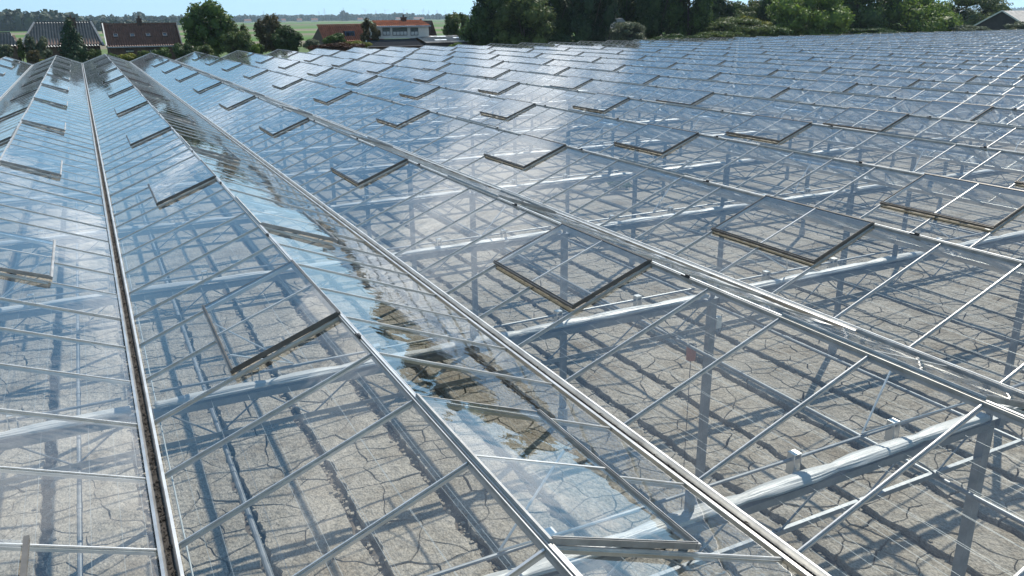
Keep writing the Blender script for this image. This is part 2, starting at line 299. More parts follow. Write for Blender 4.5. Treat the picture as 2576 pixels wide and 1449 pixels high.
def clay_plates():
    """cracked clay: Voronoi cells of jittered seeds, shared wobbly edges, each inset and extruded"""
    mb = MB(); rnd = random.Random(3)
    nearx = [k for k in kb if NX0 <= GRV+BED*k+0.1 and GRV+BED*k+BED-0.1 <= NX1]
    def wob(x, y):
        p = Vector((x*2.6, y*2.6, 1.3)); q = Vector((x*9, y*9, 7.7))
        return (x+0.10*noise.noise(p)+0.025*noise.noise(q), y+0.10*noise.noise(p+Vector((31, 17, 0)))+0.025*noise.noise(q+Vector((5, 9, 0))))
    for k in nearx:
        x0 = GRV+BED*k+GW; x1 = x0+BED-2*GW
        # seeds
        cell_y = 0.60; nxs = rnd.choice((2, 3, 3))
        seeds = {}
        J0, J1 = int(NY0/cell_y)-2, int(NY1/cell_y)+2
        for j in range(J0, J1+1):
            for i in range(-1, nxs+1):
                wx = (x1-x0)/nxs
                if rnd.random() < 0.25: continue
                seeds[(i, j)] = (x0+wx*(i+0.5+0.85*(rnd.random()-0.5)), cell_y*(j+0.5+0.9*(rnd.random()-0.5)))
        for j in range(J0+2, J1-1):
            for i in range(nxs):
                
                if (i, j) not in seeds: continue
                sx, sy = seeds[(i, j)]
                if not (NY0 < sy < NY1): continue
                if not vis(sx, sy, 0, 1.3): 
                    if not (3 < sy < 26 and -6 < sx < 12): continue
                poly = [(x0, sy-1.5), (x1, sy-1.5), (x1, sy+1.5), (x0, sy+1.5)]
                for dj in (-2, -1, 0, 1, 2):
                    for di in (-2, -1, 0, 1, 2):
                        if (di, dj) == (0, 0) or (i+di, j+dj) not in seeds: continue
                        if not (0 <= i+di < nxs): continue
                        qx, qy = seeds[(i+di, j+dj)]
                        mx_, my_ = (sx+qx)/2, (sy+qy)/2; nx_, ny_ = qx-sx, qy-sy
                        out = []
                        for a in range(len(poly)):
                            p = poly[a]; q = poly[(a+1) % len(poly)]
                            dp = (p[0]-mx_)*nx_+(p[1]-my_)*ny_; dq = (q[0]-mx_)*nx_+(q[1]-my_)*ny_
                            if dp <= 0: out.append(p)
                            if dp*dq < 0:
                                t = dp/(dp-dq); out.append((p[0]+t*(q[0]-p[0]), p[1]+t*(q[1]-p[1])))
                        poly = out
                        if len(poly) < 3: break
                    if len(poly) < 3: break
                if len(poly) < 3: continue
                # subdivide and wobble
                near = sy < 16
                step = 0.09 if near else 0.16
                pts = []
                for a in range(len(poly)):
                    p = poly[a]; q = poly[(a+1) % len(poly)]; d = math.hypot(q[0]-p[0], q[1]-p[1]); m_ = max(1, int(d/step))
                    for s in range(m_):
                        pts.append((p[0]+(q[0]-p[0])*s/m_, p[1]+(q[1]-p[1])*s/m_))
                if len(pts) < 4: continue
                wp = [wob(*p) for p in pts]
                cxx = sum(p[0] for p in wp)/len(wp); cyy = sum(p[1] for p in wp)/len(wp)
                n_ = len(wp); vt = []; vb = []; vm = []
                hh = 0.012*rnd.random(); tx = rnd.uniform(-.02, .02); ty = rnd.uniform(-.02, .02)
                cw = 1.0 if rnd.random() < 0.55 else 0.35
                for (p, o_) in zip(wp, pts):
                    dx, dy = cxx-p[0], cyy-p[1]; d = math.hypot(dx, dy)+1e-6
                    g = (0.0055+0.030*max(0, 0.05+noise.noise(Vector((o_[0]*1.3, o_[1]*1.3, 3)))))
                    if o_[0]-x0 < 0.02 or x1-o_[0] < 0.02: g = 0.01+0.04*abs(noise.noise(Vector((o_[0]*4, o_[1]*5, 8))))
                    x = p[0]+dx/d*g; y = p[1]+dy/d*g
                    z = hh+tx*(x-cxx)+ty*(y-cyy)+0.012*noise.noise(Vector((x*2, y*2, 0)))
                    vb.append((x, y, -0.13)); vm.append((x, y, z-0.016)); vt.append((x+dx/d*0.009, y+dy/d*0.009, z))
                ctr = (cxx, cyy, hh+0.008)
                vs_ = vb+vm+vt+[ctr]; fs_ = []
                for a in range(n_):
                    b = (a+1) % n_
                    fs_.append((a, b, n_+b, n_+a)); fs_.append((n_+a, n_+b, 2*n_+b, 2*n_+a)); fs_.append((2*n_+a, 2*n_+b, 3*n_))
                mb.add(vs_, fs_)
    return mb
pl = clay_plates().build('clay_plates', M['soil'])
tag(pl, 'cracked dry clay plates covering the beds under the glass', 'soil', kind='stuff')
# crumbs of soil that lie in the furrows
cb = MB(); rc = random.Random(5)
for k in kb:
    gx = GRV+BED*k
    if not (NX0 < gx < NX1): continue
    y = 3.0
    while y < 26:
        y += rc.expovariate(1/0.055)
        s = rc.uniform(0.012, 0.045); x = gx+rc.gauss(0, 0.055); z = -0.12+s*0.3 if abs(x-gx) < GW else 0.012
        if not vis(x, y, 0, 1.1): continue
        v8 = [Vector((rc.uniform(.5, 1)*a*s, rc.uniform(.5, 1)*b*s, rc.uniform(.5, 1)*c*s*0.7))+Vector((x, y, z)) for a, b, c in ((-1,-1,-1),(1,-1,-1),(1,1,-1),(-1,1,-1),(-1,-1,1),(1,-1,1),(1,1,1),(-1,1,1))]
        cb.add(v8, [(0,3,2,1),(4,5,6,7),(0,1,5,4),(1,2,6,5),(2,3,7,6),(3,0,4,7)])
tag(cb.build('soil_crumbs', M['soil']), 'loose soil crumbs lying in the furrows between the beds', 'soil', kind='stuff')

# ------------------------------------------------------------------ greenhouse
GH = empty('greenhouse', (0, 0, 0))
tag(GH, 'huge empty glass greenhouse with many low ridged glass roofs over bare soil', 'greenhouse')
# template meshes. slope frame: local x = down the slope, local y = along the ridge, local z = outward normal
def slope_rot(side):   # side +1: east slope (falls to +x); -1: west slope
    return (0, SLOPE, 0) if side > 0 else (0, SLOPE, math.pi)
def slope_pt(rx, side, s, y, off=0.0):    # point s metres down the slope from ridge line
    return Vector((rx+side*(s*math.cos(SLOPE)+off*math.sin(SLOPE)), y, ZR - s*math.sin(SLOPE) + off*math.cos(SLOPE)))
VL = VRUN/math.cos(SLOPE)
def pane_mesh(name, s0, s1, wd):
    # a sheet whose middle sags by a millimetre or two: real glass is never flat
    return MB().add([(s0, -wd/2, 0), (s1, -wd/2, 0), (s1, wd/2, 0), (s0, wd/2, 0)], [(0,1,2,3)]).mesh(name, M['glass'])
ME_FULL = pane_mesh('glass_pane', 0.03, SL-0.02, PIT-0.022)
ME_LOW = pane_mesh('glass_pane_short', VL+0.01, SL-0.02, PIT-0.022)
def bar_mesh(name, s0, s1):
    m = MB(); m.box((s0, -0.010, -0.036), (s1, 0.010, 0.008)); m.box((s0, -0.018, -0.010), (s1, 0.018, -0.004)); m.box((s0, -0.006, 0.0081), (s1, 0.006, 0.013))
    return m.mesh(name, M['alu'])
ME_BAR = bar_mesh('glazing_bar', 0.03, SL); ME_BARS = bar_mesh('glazing_bar_short', VL+0.02, SL)
ME_BARF = MB().box((0.03, -0.016, -0.045), (SL, 0.016, 0.018)).mesh('glazing_bar_far', M['alu'])
# vent
VW = 2*PIT
def vent_frame():
    m = MB(); h0, h1 = -0.005, 0.042
    m.box((VL-0.025, -VW/2, h0), (VL+0.010, VW/2, h1-0.004)); m.box((VL-0.019, -VW/2+0.01, h1-0.004), (VL-0.012, VW/2-0.01, h1+0.006))
    for s in (-1, 1):
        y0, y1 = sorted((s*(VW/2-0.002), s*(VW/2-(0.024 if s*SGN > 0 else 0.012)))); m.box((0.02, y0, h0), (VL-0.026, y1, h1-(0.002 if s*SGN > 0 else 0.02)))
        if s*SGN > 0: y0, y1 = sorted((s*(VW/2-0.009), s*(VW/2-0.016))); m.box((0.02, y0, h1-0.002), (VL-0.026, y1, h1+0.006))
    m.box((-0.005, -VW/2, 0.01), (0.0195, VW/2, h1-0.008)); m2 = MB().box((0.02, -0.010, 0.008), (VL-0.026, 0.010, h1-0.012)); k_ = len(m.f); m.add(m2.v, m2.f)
    me = m.mesh('vent_frame', [M['alu_shaded'] if SGN > 0 else M['alu_mid'], M['alu']])
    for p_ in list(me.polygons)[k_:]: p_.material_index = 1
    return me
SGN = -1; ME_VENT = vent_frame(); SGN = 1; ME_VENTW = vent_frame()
ME_VP = MB().add([(0.02, 0.012, 0.027), (VL-0.028, 0.012, 0.027), (VL-0.028, VW/2-0.04, 0.027), (0.02, VW/2-0.04, 0.027)], [(0,1,2,3)]).mesh('vent_pane', M['glass'])
ME_VP2 = MB().add([(0.02, -VW/2+0.04, 0.027), (VL-0.028, -VW/2+0.04, 0.027), (VL-0.028, -0.012, 0.027), (0.02, -0.012, 0.027)], [(0,1,2,3)]).mesh('vent_pane_b', M['glass'])
ME_SEAL = MB().box((VL-0.02, -VW/2+0.03, -0.028), (VL+0.022, VW/2-0.03, -0.010)).mesh('vent_sill', M['moss'])
items = {'pane': [], 'bar': [], 'vent': []}
for sp in range(S0, S1):
    rx = GX0+SPAN*sp+2.0
    for side in (-1, 1):
        voff = 0 if side < 0 else 4            # west vents start at bar 0 (mod 8), east vents 4 further
        for k in range(KN0, KN1):
            ph = (k-voff) % 8; invent = ph in (0, 1)
            y = Y0+PIT*(k+0.5); xm = rx+side*1.0
            items['pane'].append((dist(xm, y) + (0 if vis(xm, y, 4.8) else 500), rx, side, y, invent))
            items['bar'].append((dist(xm, y-PIT/2) + (0 if vis(xm, y-PIT/2, 4.8) else 500), rx, side, Y0+PIT*k, ph == 1))
            if ph == 0 and k+2 <= KN1: items['vent'].append((dist(xm, y) + (0 if vis(xm, y, 4.8) else 500), rx, side, Y0+PIT*(k+1)))
        items['bar'].append((999, rx, side, YB, False))
far_glass = MB(); far_bars = MB(); far_vents = MB(); far_vglass = MB()
items['pane'].sort(key=lambda t: t[0]); items['bar'].sort(key=lambda t: t[0]); items['vent'].sort(key=lambda t: t[0])
rg = random.Random(21)
def jit(): return rg.gauss(0, 0.0022), rg.gauss(0, 0.0022)
for n_, (d, rx, side, y, inv) in enumerate(items['pane']):
    a, b = jit()
    if n_ < 300:
        me = ME_LOW if inv else ME_FULL; rot = slope_rot(side)
        ob('glass_pane', me, GH, (rx, y, ZR), (a, rot[1]+b, rot[2]))
    else:
        s0 = VL+0.01 if inv else 0.03; h = (PIT-0.022)/2
        q = [slope_pt(rx, side, s0, y-h, a*0.5), slope_pt(rx, side, SL-0.02, y-h, -a*0.5), slope_pt(rx, side, SL-0.02, y+h, b*0.5), slope_pt(rx, side, s0, y+h, -b*0.5)]
        far_glass.add(q, [(0,1,2,3) if side > 0 else (3,2,1,0)])
for n_, (d, rx, side, y, short) in enumerate(items['bar']):
    rot = slope_rot(side)
    if n_ < 300:
        ob('glazing_bar', ME_BARS if short else ME_BAR, GH, (rx, y, ZR), rot)
    else:
        p = slope_pt(rx, side, VL if short else 0.03, y, -0.014); q = slope_pt(rx, side, SL, y, -0.014)
        far_bars.bar(p, q, 0.02, 0.045)
for n_, (d, rx, side, y) in enumerate(items['vent']):
    rot = slope_rot(side); op = math.radians(rg.choice((0.3, 0.5, 0.8)) if side < 0 else rg.choice((1.0, 1.5, 2.0)))
    if n_ < 300:
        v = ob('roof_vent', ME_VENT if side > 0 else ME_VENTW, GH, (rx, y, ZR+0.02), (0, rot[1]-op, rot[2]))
        ob('vent_pane', ME_VP, v); ob('vent_pane', ME_VP2, v)
        if n_ < 60 and side < 0: ob('vent_sill', ME_SEAL, GH, (rx, y, ZR), rot)
    else:
        zr = ZR+0.02; s_ = SLOPE-op
        def P(s, yy, o): return Vector((rx+side*(s*math.cos(s_)+o*math.sin(s_)), yy, zr-s*math.sin(s_)+o*math.cos(s_)))
        far_vents.bar(P(VL-.01, y-VW/2, .02), P(VL-.01, y+VW/2, .02), 0.035, 0.04)
        far_vents.bar(P(0.02, y-(VW/2-.013), .02), P(VL-.03, y-(VW/2-.013), .02), 0.024, 0.045)
        far_bars.bar(P(0.02, y, .02), P(VL-.03, y, .02), 0.02, 0.025)
        far_vglass.add([P(.02, y-VW/2+.04, .027), P(VL-.04, y-VW/2+.04, .027), P(VL-.04, y+VW/2-.04, .027), P(.02, y+VW/2-.04, .027)], [(0,1,2,3) if side > 0 else (3,2,1,0)])
for nm, mb_, m_ in (('distant_glass_panes', far_glass, 'glass'), ('distant_glazing_bars', far_bars, 'alu'), ('distant_roof_vents', far_vents, 'alu_shaded'), ('distant_vent_panes', far_vglass, 'glass')):
    mb_.build(nm, M[m_], GH)['kind'] = 'stuff'
ME_CLAMP = MB().box((-0.03, 0, 0.012), (-0.012, 0.07, 0.055)).box((-0.03, .07, 0.012), (-0.012, 0.15, 0.03)).mesh('hinge_clamp', M['black'])
# ridges: a cap with a groove, vent hinges proud of it
for sp in range(S0, S1):
    rx = GX0+SPAN*sp+2.0; m = MB()
    m.box((rx-0.028, YA, ZR-0.055), (rx+0.028, YB, ZR+0.012))
    
    o = m.build('ridge_beam', M['alu_mid'], GH)
    MB().box((rx-0.011, YA, ZR+0.0121), (rx+0.011, YB, ZR+0.028)).box((rx-0.028, YA, ZR+0.0121), (rx-0.021, YB, ZR+0.019)).box((rx+0.021, YA, ZR+0.0121), (rx+0.028, YB, ZR+0.019)).build('ridge_cap', M['alu'], GH)
    if sp < 14:
        for k in range(KN0, 44):
            if k % 4 == 3 and vis(rx, Y0+PIT*k, 5.2, 1.05): ob('hinge_clamp', ME_CLAMP, GH, (rx, Y0+PIT*k+0.35, ZR))
# gutters: trough with two lips
ME_GUT = None
def gutter_mesh():
    m = MB(); h = 0.085
    prof = [(-0.072, 0.03), (-0.048, 0.034), (-0.036, 0.0), (-0.028, -0.025), (0.028, -0.025), (0.036, 0.0), (0.048, 0.034), (0.072, 0.03), (0.072, 0.014), (0.052, 0.014), (0.041, -0.02), (0.026, -0.06), (-0.026, -0.06), (-0.041, -0.02), (-0.052, 0.014), (-0.072, 0.014)]
    n = len(prof); vs_ = [(x, YA, z) for x, z in prof]+[(x, YB, z) for x, z in prof]
    fs_ = [((i+1) % n, i, n+i, n+(i+1) % n) for i in range(n)] + [tuple(range(n)), tuple(range(2*n-1, n-1, -1))]
    return m.add(vs_, fs_).mesh('gutter', M['alu'])
ME_GUT = gutter_mesh()
for sp in range(S0, S1+1):
    gx = GX0+SPAN*sp
    ob('gutter', ME_GUT, GH, (gx, 0, ZG))
# leaf litter lying in the two nearest gutters
lt = MB(); rl = random.Random(8)
for sp, n1 in ((0, 700), (1, 250), (-1, 150)):
    gx = GX0+SPAN*sp
    for i in range(n1):
        y = 3+abs(rl.gauss(0, 12)) if sp == 0 else rl.uniform(3, 30); x = gx+max(-.024, min(.024, rl.gauss(0, 0.013))); s = rl.uniform(0.006, 0.022)
        a = rl.uniform(0, 6.28); z = ZG-0.017+rl.uniform(0, 0.012)
        c, d = math.cos(a)*s, math.sin(a)*s
        lt.add([(x-c, y-d*1.6, z), (x+d*.6, y-c*.6, z+.008), (x+c, y+d*1.6, z+.004), (x-d*.6, y+c*.6, z+.012)], [(0,1,2,3)])
    m2 = MB().box((gx-0.027, YA, ZG-0.0245), (gx+0.027, YB, ZG-0.016)).build('gutter_silt', M['dirt'], GH)
tag(lt.build('gutter_leaf_litter', M['dirt'], GH), kind='stuff')
# posts
def post_mesh():
    m = MB(); h = ZT-0.02
    m.box((-0.06, -0.045, 0), (0.06, -0.037, h)); m.box((-0.06, -0.0365, 0), (-0.052, 0.05, h)); m.box((0.052, -0.0365, 0), (0.06, 0.05, h))
    m.box((-0.0515, 0.042, 0), (0.0515, 0.05, h)); m.box((-0.09, -0.07, h), (0.09, 0.07, h+0.012))
    m.box((-0.02, -0.03, h+0.012), (0.02, 0.03, ZG-0.075))
    return m.mesh('post', M['steel'])
ME_POST = post_mesh(); ME_FOOT = MB().tube((0, 0, -0.1), (0, 0, 0.3), 0.115, 12, 0.10).mesh('concrete_foot', M['concrete'])
PX = [GX0+8.0*k for k in range(-2, 18)]
plist = sorted([(dist(x, y) + (0 if vis(x, y, 2, 1.2) else 400), x, y) for x in PX for y in TRY])
farp = MB(); farf = MB()
for n_, (d, x, y) in enumerate(plist):
    if n_ < 150:
        o = ob('post', ME_POST, GH, (x, y, 0)); ob('concrete_foot', ME_FOOT, o)
    else: farp.box((x-.06, y-.045, 0), (x+.06, y+.045, ZT)); farf.tube((x, y, -.1), (x, y, .3), .11, 6)
farp.build('distant_posts', M['steel'], GH)['kind'] = 'stuff'; farf.build('distant_post_feet', M['concrete'], GH)['kind'] = 'stuff'
# stub posts carrying the middle gutter of each bay stand on the truss
# trusses: 8 m long, top chord box, flat bottom chord, V web
TZ0 = ZT-0.46
def chord_top(): return MB().box((0.07, -0.085, ZT-0.10), (7.93, 0.03, ZT-0.02)).mesh('truss', M['steel'])
ME_TOP = chord_top()
ME_BOT = MB().box((0.07, -0.04, TZ0-0.03), (7.93, 0.04, TZ0-0.018)).box((0.07, -0.045, TZ0-0.03), (7.93, -0.0405, TZ0+0.02)).mesh('bottom_chord', M['steel'])
NWEB = 7; ww = 7.6/NWEB
def webseg(i, up):
    xa = 0.2+ww*i; m = MB()
    if up: m.tube((xa, 0, ZT-0.085), (xa+ww/2-0.02, 0, TZ0-0.015), 0.011, 6)
    else: m.tube((xa+ww/2+0.02, 0, TZ0-0.015), (xa+ww, 0, ZT-0.085), 0.011, 6)
    return m
ME_WEB = [webseg(i, u).mesh('web_rod', M['steel']) for i in range(NWEB) for u in (0, 1)]
mw = MB()
for i in range(NWEB):
    for u in (0, 1):
        s_ = webseg(i, u); mw.add(s_.v, s_.f)
ME_WEBALL = mw.mesh('web_rods', M['steel'])
ME_STUB = MB().box((3.97, -0.03, ZT-0.02), (4.03, 0.03, ZG-0.07)).mesh('gutter_support', M['steel'])
# bundled film lying on the top chord, tied every 1.1 m
def film_mesh(seed):
    rr = random.Random(seed); n = 170; k = 54; vs_ = []; fs_ = []
    ties = [0.1+1.12*i+rr.uniform(-.15, .15) for i in range(8)]
    for j in range(n+1):
        x = 0.12+7.76*j/n; dt = min(abs(x-t) for t in ties)
        g = 0.62+0.38*min(1, dt/0.30)**0.7; g *= 1+0.12*noise.noise(Vector((x*1.1, seed, 0)))
        hgt = 0.05*g*(1+0.2*noise.noise(Vector((x*0.9, seed+9, 0)))); wd = 0.088*g
        yo = -0.015+0.03*noise.noise(Vector((x*0.5, seed+4, 0)))
        for i in range(k):
            t = 2*math.pi*i/k
            fold = 1+0.15*noise.noise(Vector((i*1.37, x*0.8, seed)))+0.10*noise.noise(Vector((i*4.1, x*2.2, seed+2)))+0.12*noise.noise(Vector((i*0.2, x*0.5, seed+7)))
            vs_.append((x, yo+math.cos(t)*wd*fold, ZT+0.035+math.sin(t)*hgt*fold*(1 if math.sin(t) > 0 else 0.5)))
    for j in range(n):
        for i in range(k): a = j*k+i; b = j*k+(i+1) % k; fs_.append((a, b, b+k, a+k))
    fs_ += [tuple(range(k))[::-1], tuple(range(n*k, n*k+k))]
    return MB().add(vs_, fs_).mesh('film_bundle', M['film'], True)
ME_FILM = [film_mesh(s) for s in (1, 2, 3)]
ME_FILMF = MB().box((0.1, -0.09, ZT-0.018), (7.9, 0.07, ZT+0.07)).mesh('film_bundle_far', M['film'])
def drive_mesh():
    m = MB().tube((0.2, 0.20, ZT+0.10), (7.8, 0.20, ZT+0.10), 0.017, 8); return m.mesh('drive_tube', M['steel'])
ME_DRV = drive_mesh()
def bracket_mesh():
    m = MB(); m.box((-0.045, 0.155, ZT-0.02), (-0.037, 0.245, ZT+0.165)); m.box((0.037, 0.155, ZT-0.02), (0.045, 0.245, ZT+0.165)); m.box((-0.0368, 0.155, ZT+0.155), (0.0368, 0.245, ZT+0.165))
    m.box((-0.045, 0.03, ZT-0.06), (0.045, 0.25, ZT-0.021)); return m.mesh('tube_bracket', M['alu'])
ME_BRK = bracket_mesh()
tl = sorted([(dist(x+4, y) + (0 if (vis(x+4, y, 4.1, 1.1) or vis(x+1, y, 4.1, 1.1) or vis(x+7, y, 4.1, 1.1)) else 300), x, y) for x in PX[:-1] for y in TRY])
ftr = MB(); ffm = MB(); fdr = MB()
for n_, (d, x, y) in enumerate(tl):
    if n_ < 110:
        t = ob('truss', ME_TOP, GH, (x, y, 0)); ob('bottom_chord', ME_BOT, t); ob('gutter_support', ME_STUB, t)
        if n_ < 16:
            for me in ME_WEB: ob('web_rod', me, t)
        else: ob('web_rods', ME_WEBALL, t)
        ob('film_bundle', ME_FILM[n_ % 3], GH, (x, y, 0))
        ob('drive_tube', ME_DRV, GH, (x, y, 0))
        if n_ < 40:
            for bx in (1.25, 2.75, 5.4, 6.75): ob('tube_bracket', ME_BRK, GH, (x+bx, y, 0))
    else:
        def tr(mb_, me):
            mb_.add([(v.co.x+x, v.co.y+y, v.co.z) for v in me.vertices], [tuple(p.vertices) for p in me.polygons])
        tr(ftr, ME_TOP); tr(ftr, ME_BOT); tr(ffm, ME_FILMF)
for nm, mb_, m_ in (('distant_trusses', ftr, 'steel'), ('distant_film_bundles', ffm, 'film')):
    mb_.build(nm, M[m_], GH)['kind'] = 'stuff'
# push rods from the drive tubes up to the vents
def rods(rx, side, yv, ty, long_=False):
    x0 = rx+side*0.3; m = MB()
    for q in (-1, 1):
        e = slope_pt(rx, side, VL-0.05, yv+q*0.52, -0.01); m.tube((x0, ty+0.2, ZT+0.13), e, 0.0115, 6)
    o = m.build('push_rod', M['alu'], GH)
for n_, (d, rx, side, y) in enumerate(items['vent'][:70]):
    ty = min(TRY, key=lambda t: abs(t-y)); rods(rx, side, y, ty)
# pipes and wires that run with the spans
for x in [GX0+8*k+0.76 for k in range(-1, 8)]+[GX0+8*k-0.72 for k in range(-1, 2)]:
    m = MB().tube((x, YA+0.3, 3.62), (x, YB-0.3, 3.62), 0.0255, 10)
    y = YA+1
    while y < YB-1: m.tube((x, y, 3.62), (x, y+0.09, 3.62), 0.031, 10); y += 2.95
    m.build('heating_pipe', M['steel'], GH, smooth=False)
MB().tube((0.165, YA+0.3, 4.0), (0.165, 40, 4.0), 0.008, 6).build('drain_pipe', M['wire'], GH)
nw = 0
wf = MB()
x = -6.0
rw = random.Random(4)
while x < 60:
    for z in (ZT-0.012, TZ0+0.02):
        xx = x+(0.2 if z < 4 else 0)
        m = MB(); pts = [Vector((xx+rw.uniform(-.02, .02), yy, z)) for yy in TRY]
        seq = []
        for a, b in zip(pts[:-1], pts[1:]): seq += [a, (a+b)/2-Vector((0, 0, 0.025))]
        seq.append(pts[-1])
        for a, b in zip(seq[:-1], seq[1:]): m.tube(a, b, 0.0017, 3, cap=False)
        if nw < 90: m.build('support_wire', M['wire'], GH)
        else: wf.add(m.v, m.f)
        nw += 1
    x += 0.42 if x < 24 else 0.8
wf.build('distant_support_wires', M['wire'], GH)['kind'] = 'stuff'
# gables and side walls
gw = MB(); gf = MB()
for sp in range(S0, S1):
    x0 = GX0+SPAN*sp; rx = x0+2
    for y in (YA, YB):
        gw.add([(x0, y, 0.35), (x0+SPAN, y, 0.35), (x0+SPAN, y, ZG), (rx, y, ZR-0.02), (x0, y, ZG)], [(0,1,2,3,4)])
        for q in range(0, 4): gf.box((x0+q-.02, y-.03, 0), (x0+q+.02, y+.03, ZG+0.02 if q == 0 else ZG+(ZR-ZG)*min(q, 4-q)/2-.02))
        gf.bar((x0, y, ZG), (rx, y, ZR), .05, .05); gf.bar((rx, y, ZR), (x0+SPAN, y, ZG), .05, .05)
for x in (XA, XB):
    gw.add([(x, YA, .35), (x, YB, .35), (x, YB, ZG-.07), (x, YA, ZG-.07)], [(0,1,2,3)])
    for k in range(KN0, KN1+1, 2): yy = Y0+PIT*k; gf.box((x-.03, yy-.02, 0), (x+.03, yy+.02, ZG-.07))
gw.build('gable_glass', M['glass'], GH)['kind'] = 'stuff'; gf.build('gable_frame', M['alu'], GH)['kind'] = 'stuff'
kb_ = MB()
for (a, b) in (((XA-.12, YA-.12), (XB+.12, YA-.04)), ((XA-.12, YB+.04), (XB+.12, YB+.12)), ((XA-.12, YA-.039), (XA-.04, YB+.039)), ((XB+.04, YA-.039), (XB+.12, YB+.039))):
    kb_.box((a[0], a[1], -0.2), (b[0], b[1], 0.35))
kb_.build('kerb_wall', M['concrete'], GH)
#@@PART2@@
# ------------------------------------------------------------------ foliage
def leaf_mat(name, col, var=0.35, trans=0.35):
    m = bpy.data.materials.new(name); m.use_nodes = True
    n = m.node_tree.nodes; l = m.node_tree.links; b = n['Principled BSDF']; o = n['Material Output']
    b.inputs['Roughness'].default_value = 0.6; b.inputs['Specular IOR Level'].default_value = 0.3
    geo = n.new('ShaderNodeNewGeometry'); z = n.new('ShaderNodeTexNoise'); z.inputs['Scale'].default_value = 0.7; z.inputs['Detail'].default_value = 6; z.inputs['Roughness'].default_value = 0.7
    l.new(geo.outputs['Position'], z.inputs['Vector'])
    cr2 = n.new('ShaderNodeValToRGB'); l.new(z.outputs['Fac'], cr2.inputs[0]); e = cr2.color_ramp.elements
    e[0].position = 0.35; e[0].color = (col[0]*(1-var)*0.9, col[1]*(1-var), col[2]*(1-var), 1); e[1].position = 0.68; e[1].color = (col[0]*(1+var)*1.15, col[1]*(1+var), col[2]*(1+var*0.4), 1)
    rr = n.new('ShaderNodeHueSaturation'); mr = n.new('ShaderNodeMapRange'); l.new(geo.outputs['Random Per Island'], mr.inputs['Value'])
    mr.inputs['To Min'].default_value = 0.65; mr.inputs['To Max'].default_value = 1.35; l.new(mr.outputs[0], rr.inputs['Value']); l.new(cr2.outputs[0], rr.inputs['Color'])
    l.new(rr.outputs[0], b.inputs['Base Color'])
    t = n.new('ShaderNodeBsdfTranslucent'); l.new(rr.outputs[0], t.inputs[0]); mx = n.new('ShaderNodeMixShader'); mx.inputs[0].default_value = trans
    l.new(b.outputs[0], mx.inputs[1]); l.new(t.outputs[0], mx.inputs[2]); l.new(mx.outputs[0], o.inputs[0])
    return m
FM = {'dark': leaf_mat('leaf_dark', (0.048, 0.088, 0.029)), 'mid': leaf_mat('leaf_mid', (0.075, 0.13, 0.034)), 'light': leaf_mat('leaf_light', (0.125, 0.20, 0.035)),
      'conifer': leaf_mat('needle_dark', (0.03, 0.06, 0.025), 0.3, 0.1), 'willow': leaf_mat('leaf_grey', (0.12, 0.15, 0.10)), 'brown': leaf_mat('leaf_brown', (0.095, 0.09, 0.045)),
      'yellow': leaf_mat('leaf_yellow', (0.17, 0.19, 0.03)), 'far': leaf_mat('leaf_far', (0.03, 0.05, 0.028), 0.3, 0.1), 'red': leaf_mat('leaf_red', (0.085, 0.045, 0.03)), 'olive': leaf_mat('leaf_olive', (0.09, 0.13, 0.042))}
M['bark'] = mat('bark', (0.09, 0.075, 0.06), 0.95, 0, 6, 0.4, 0.03, 20)
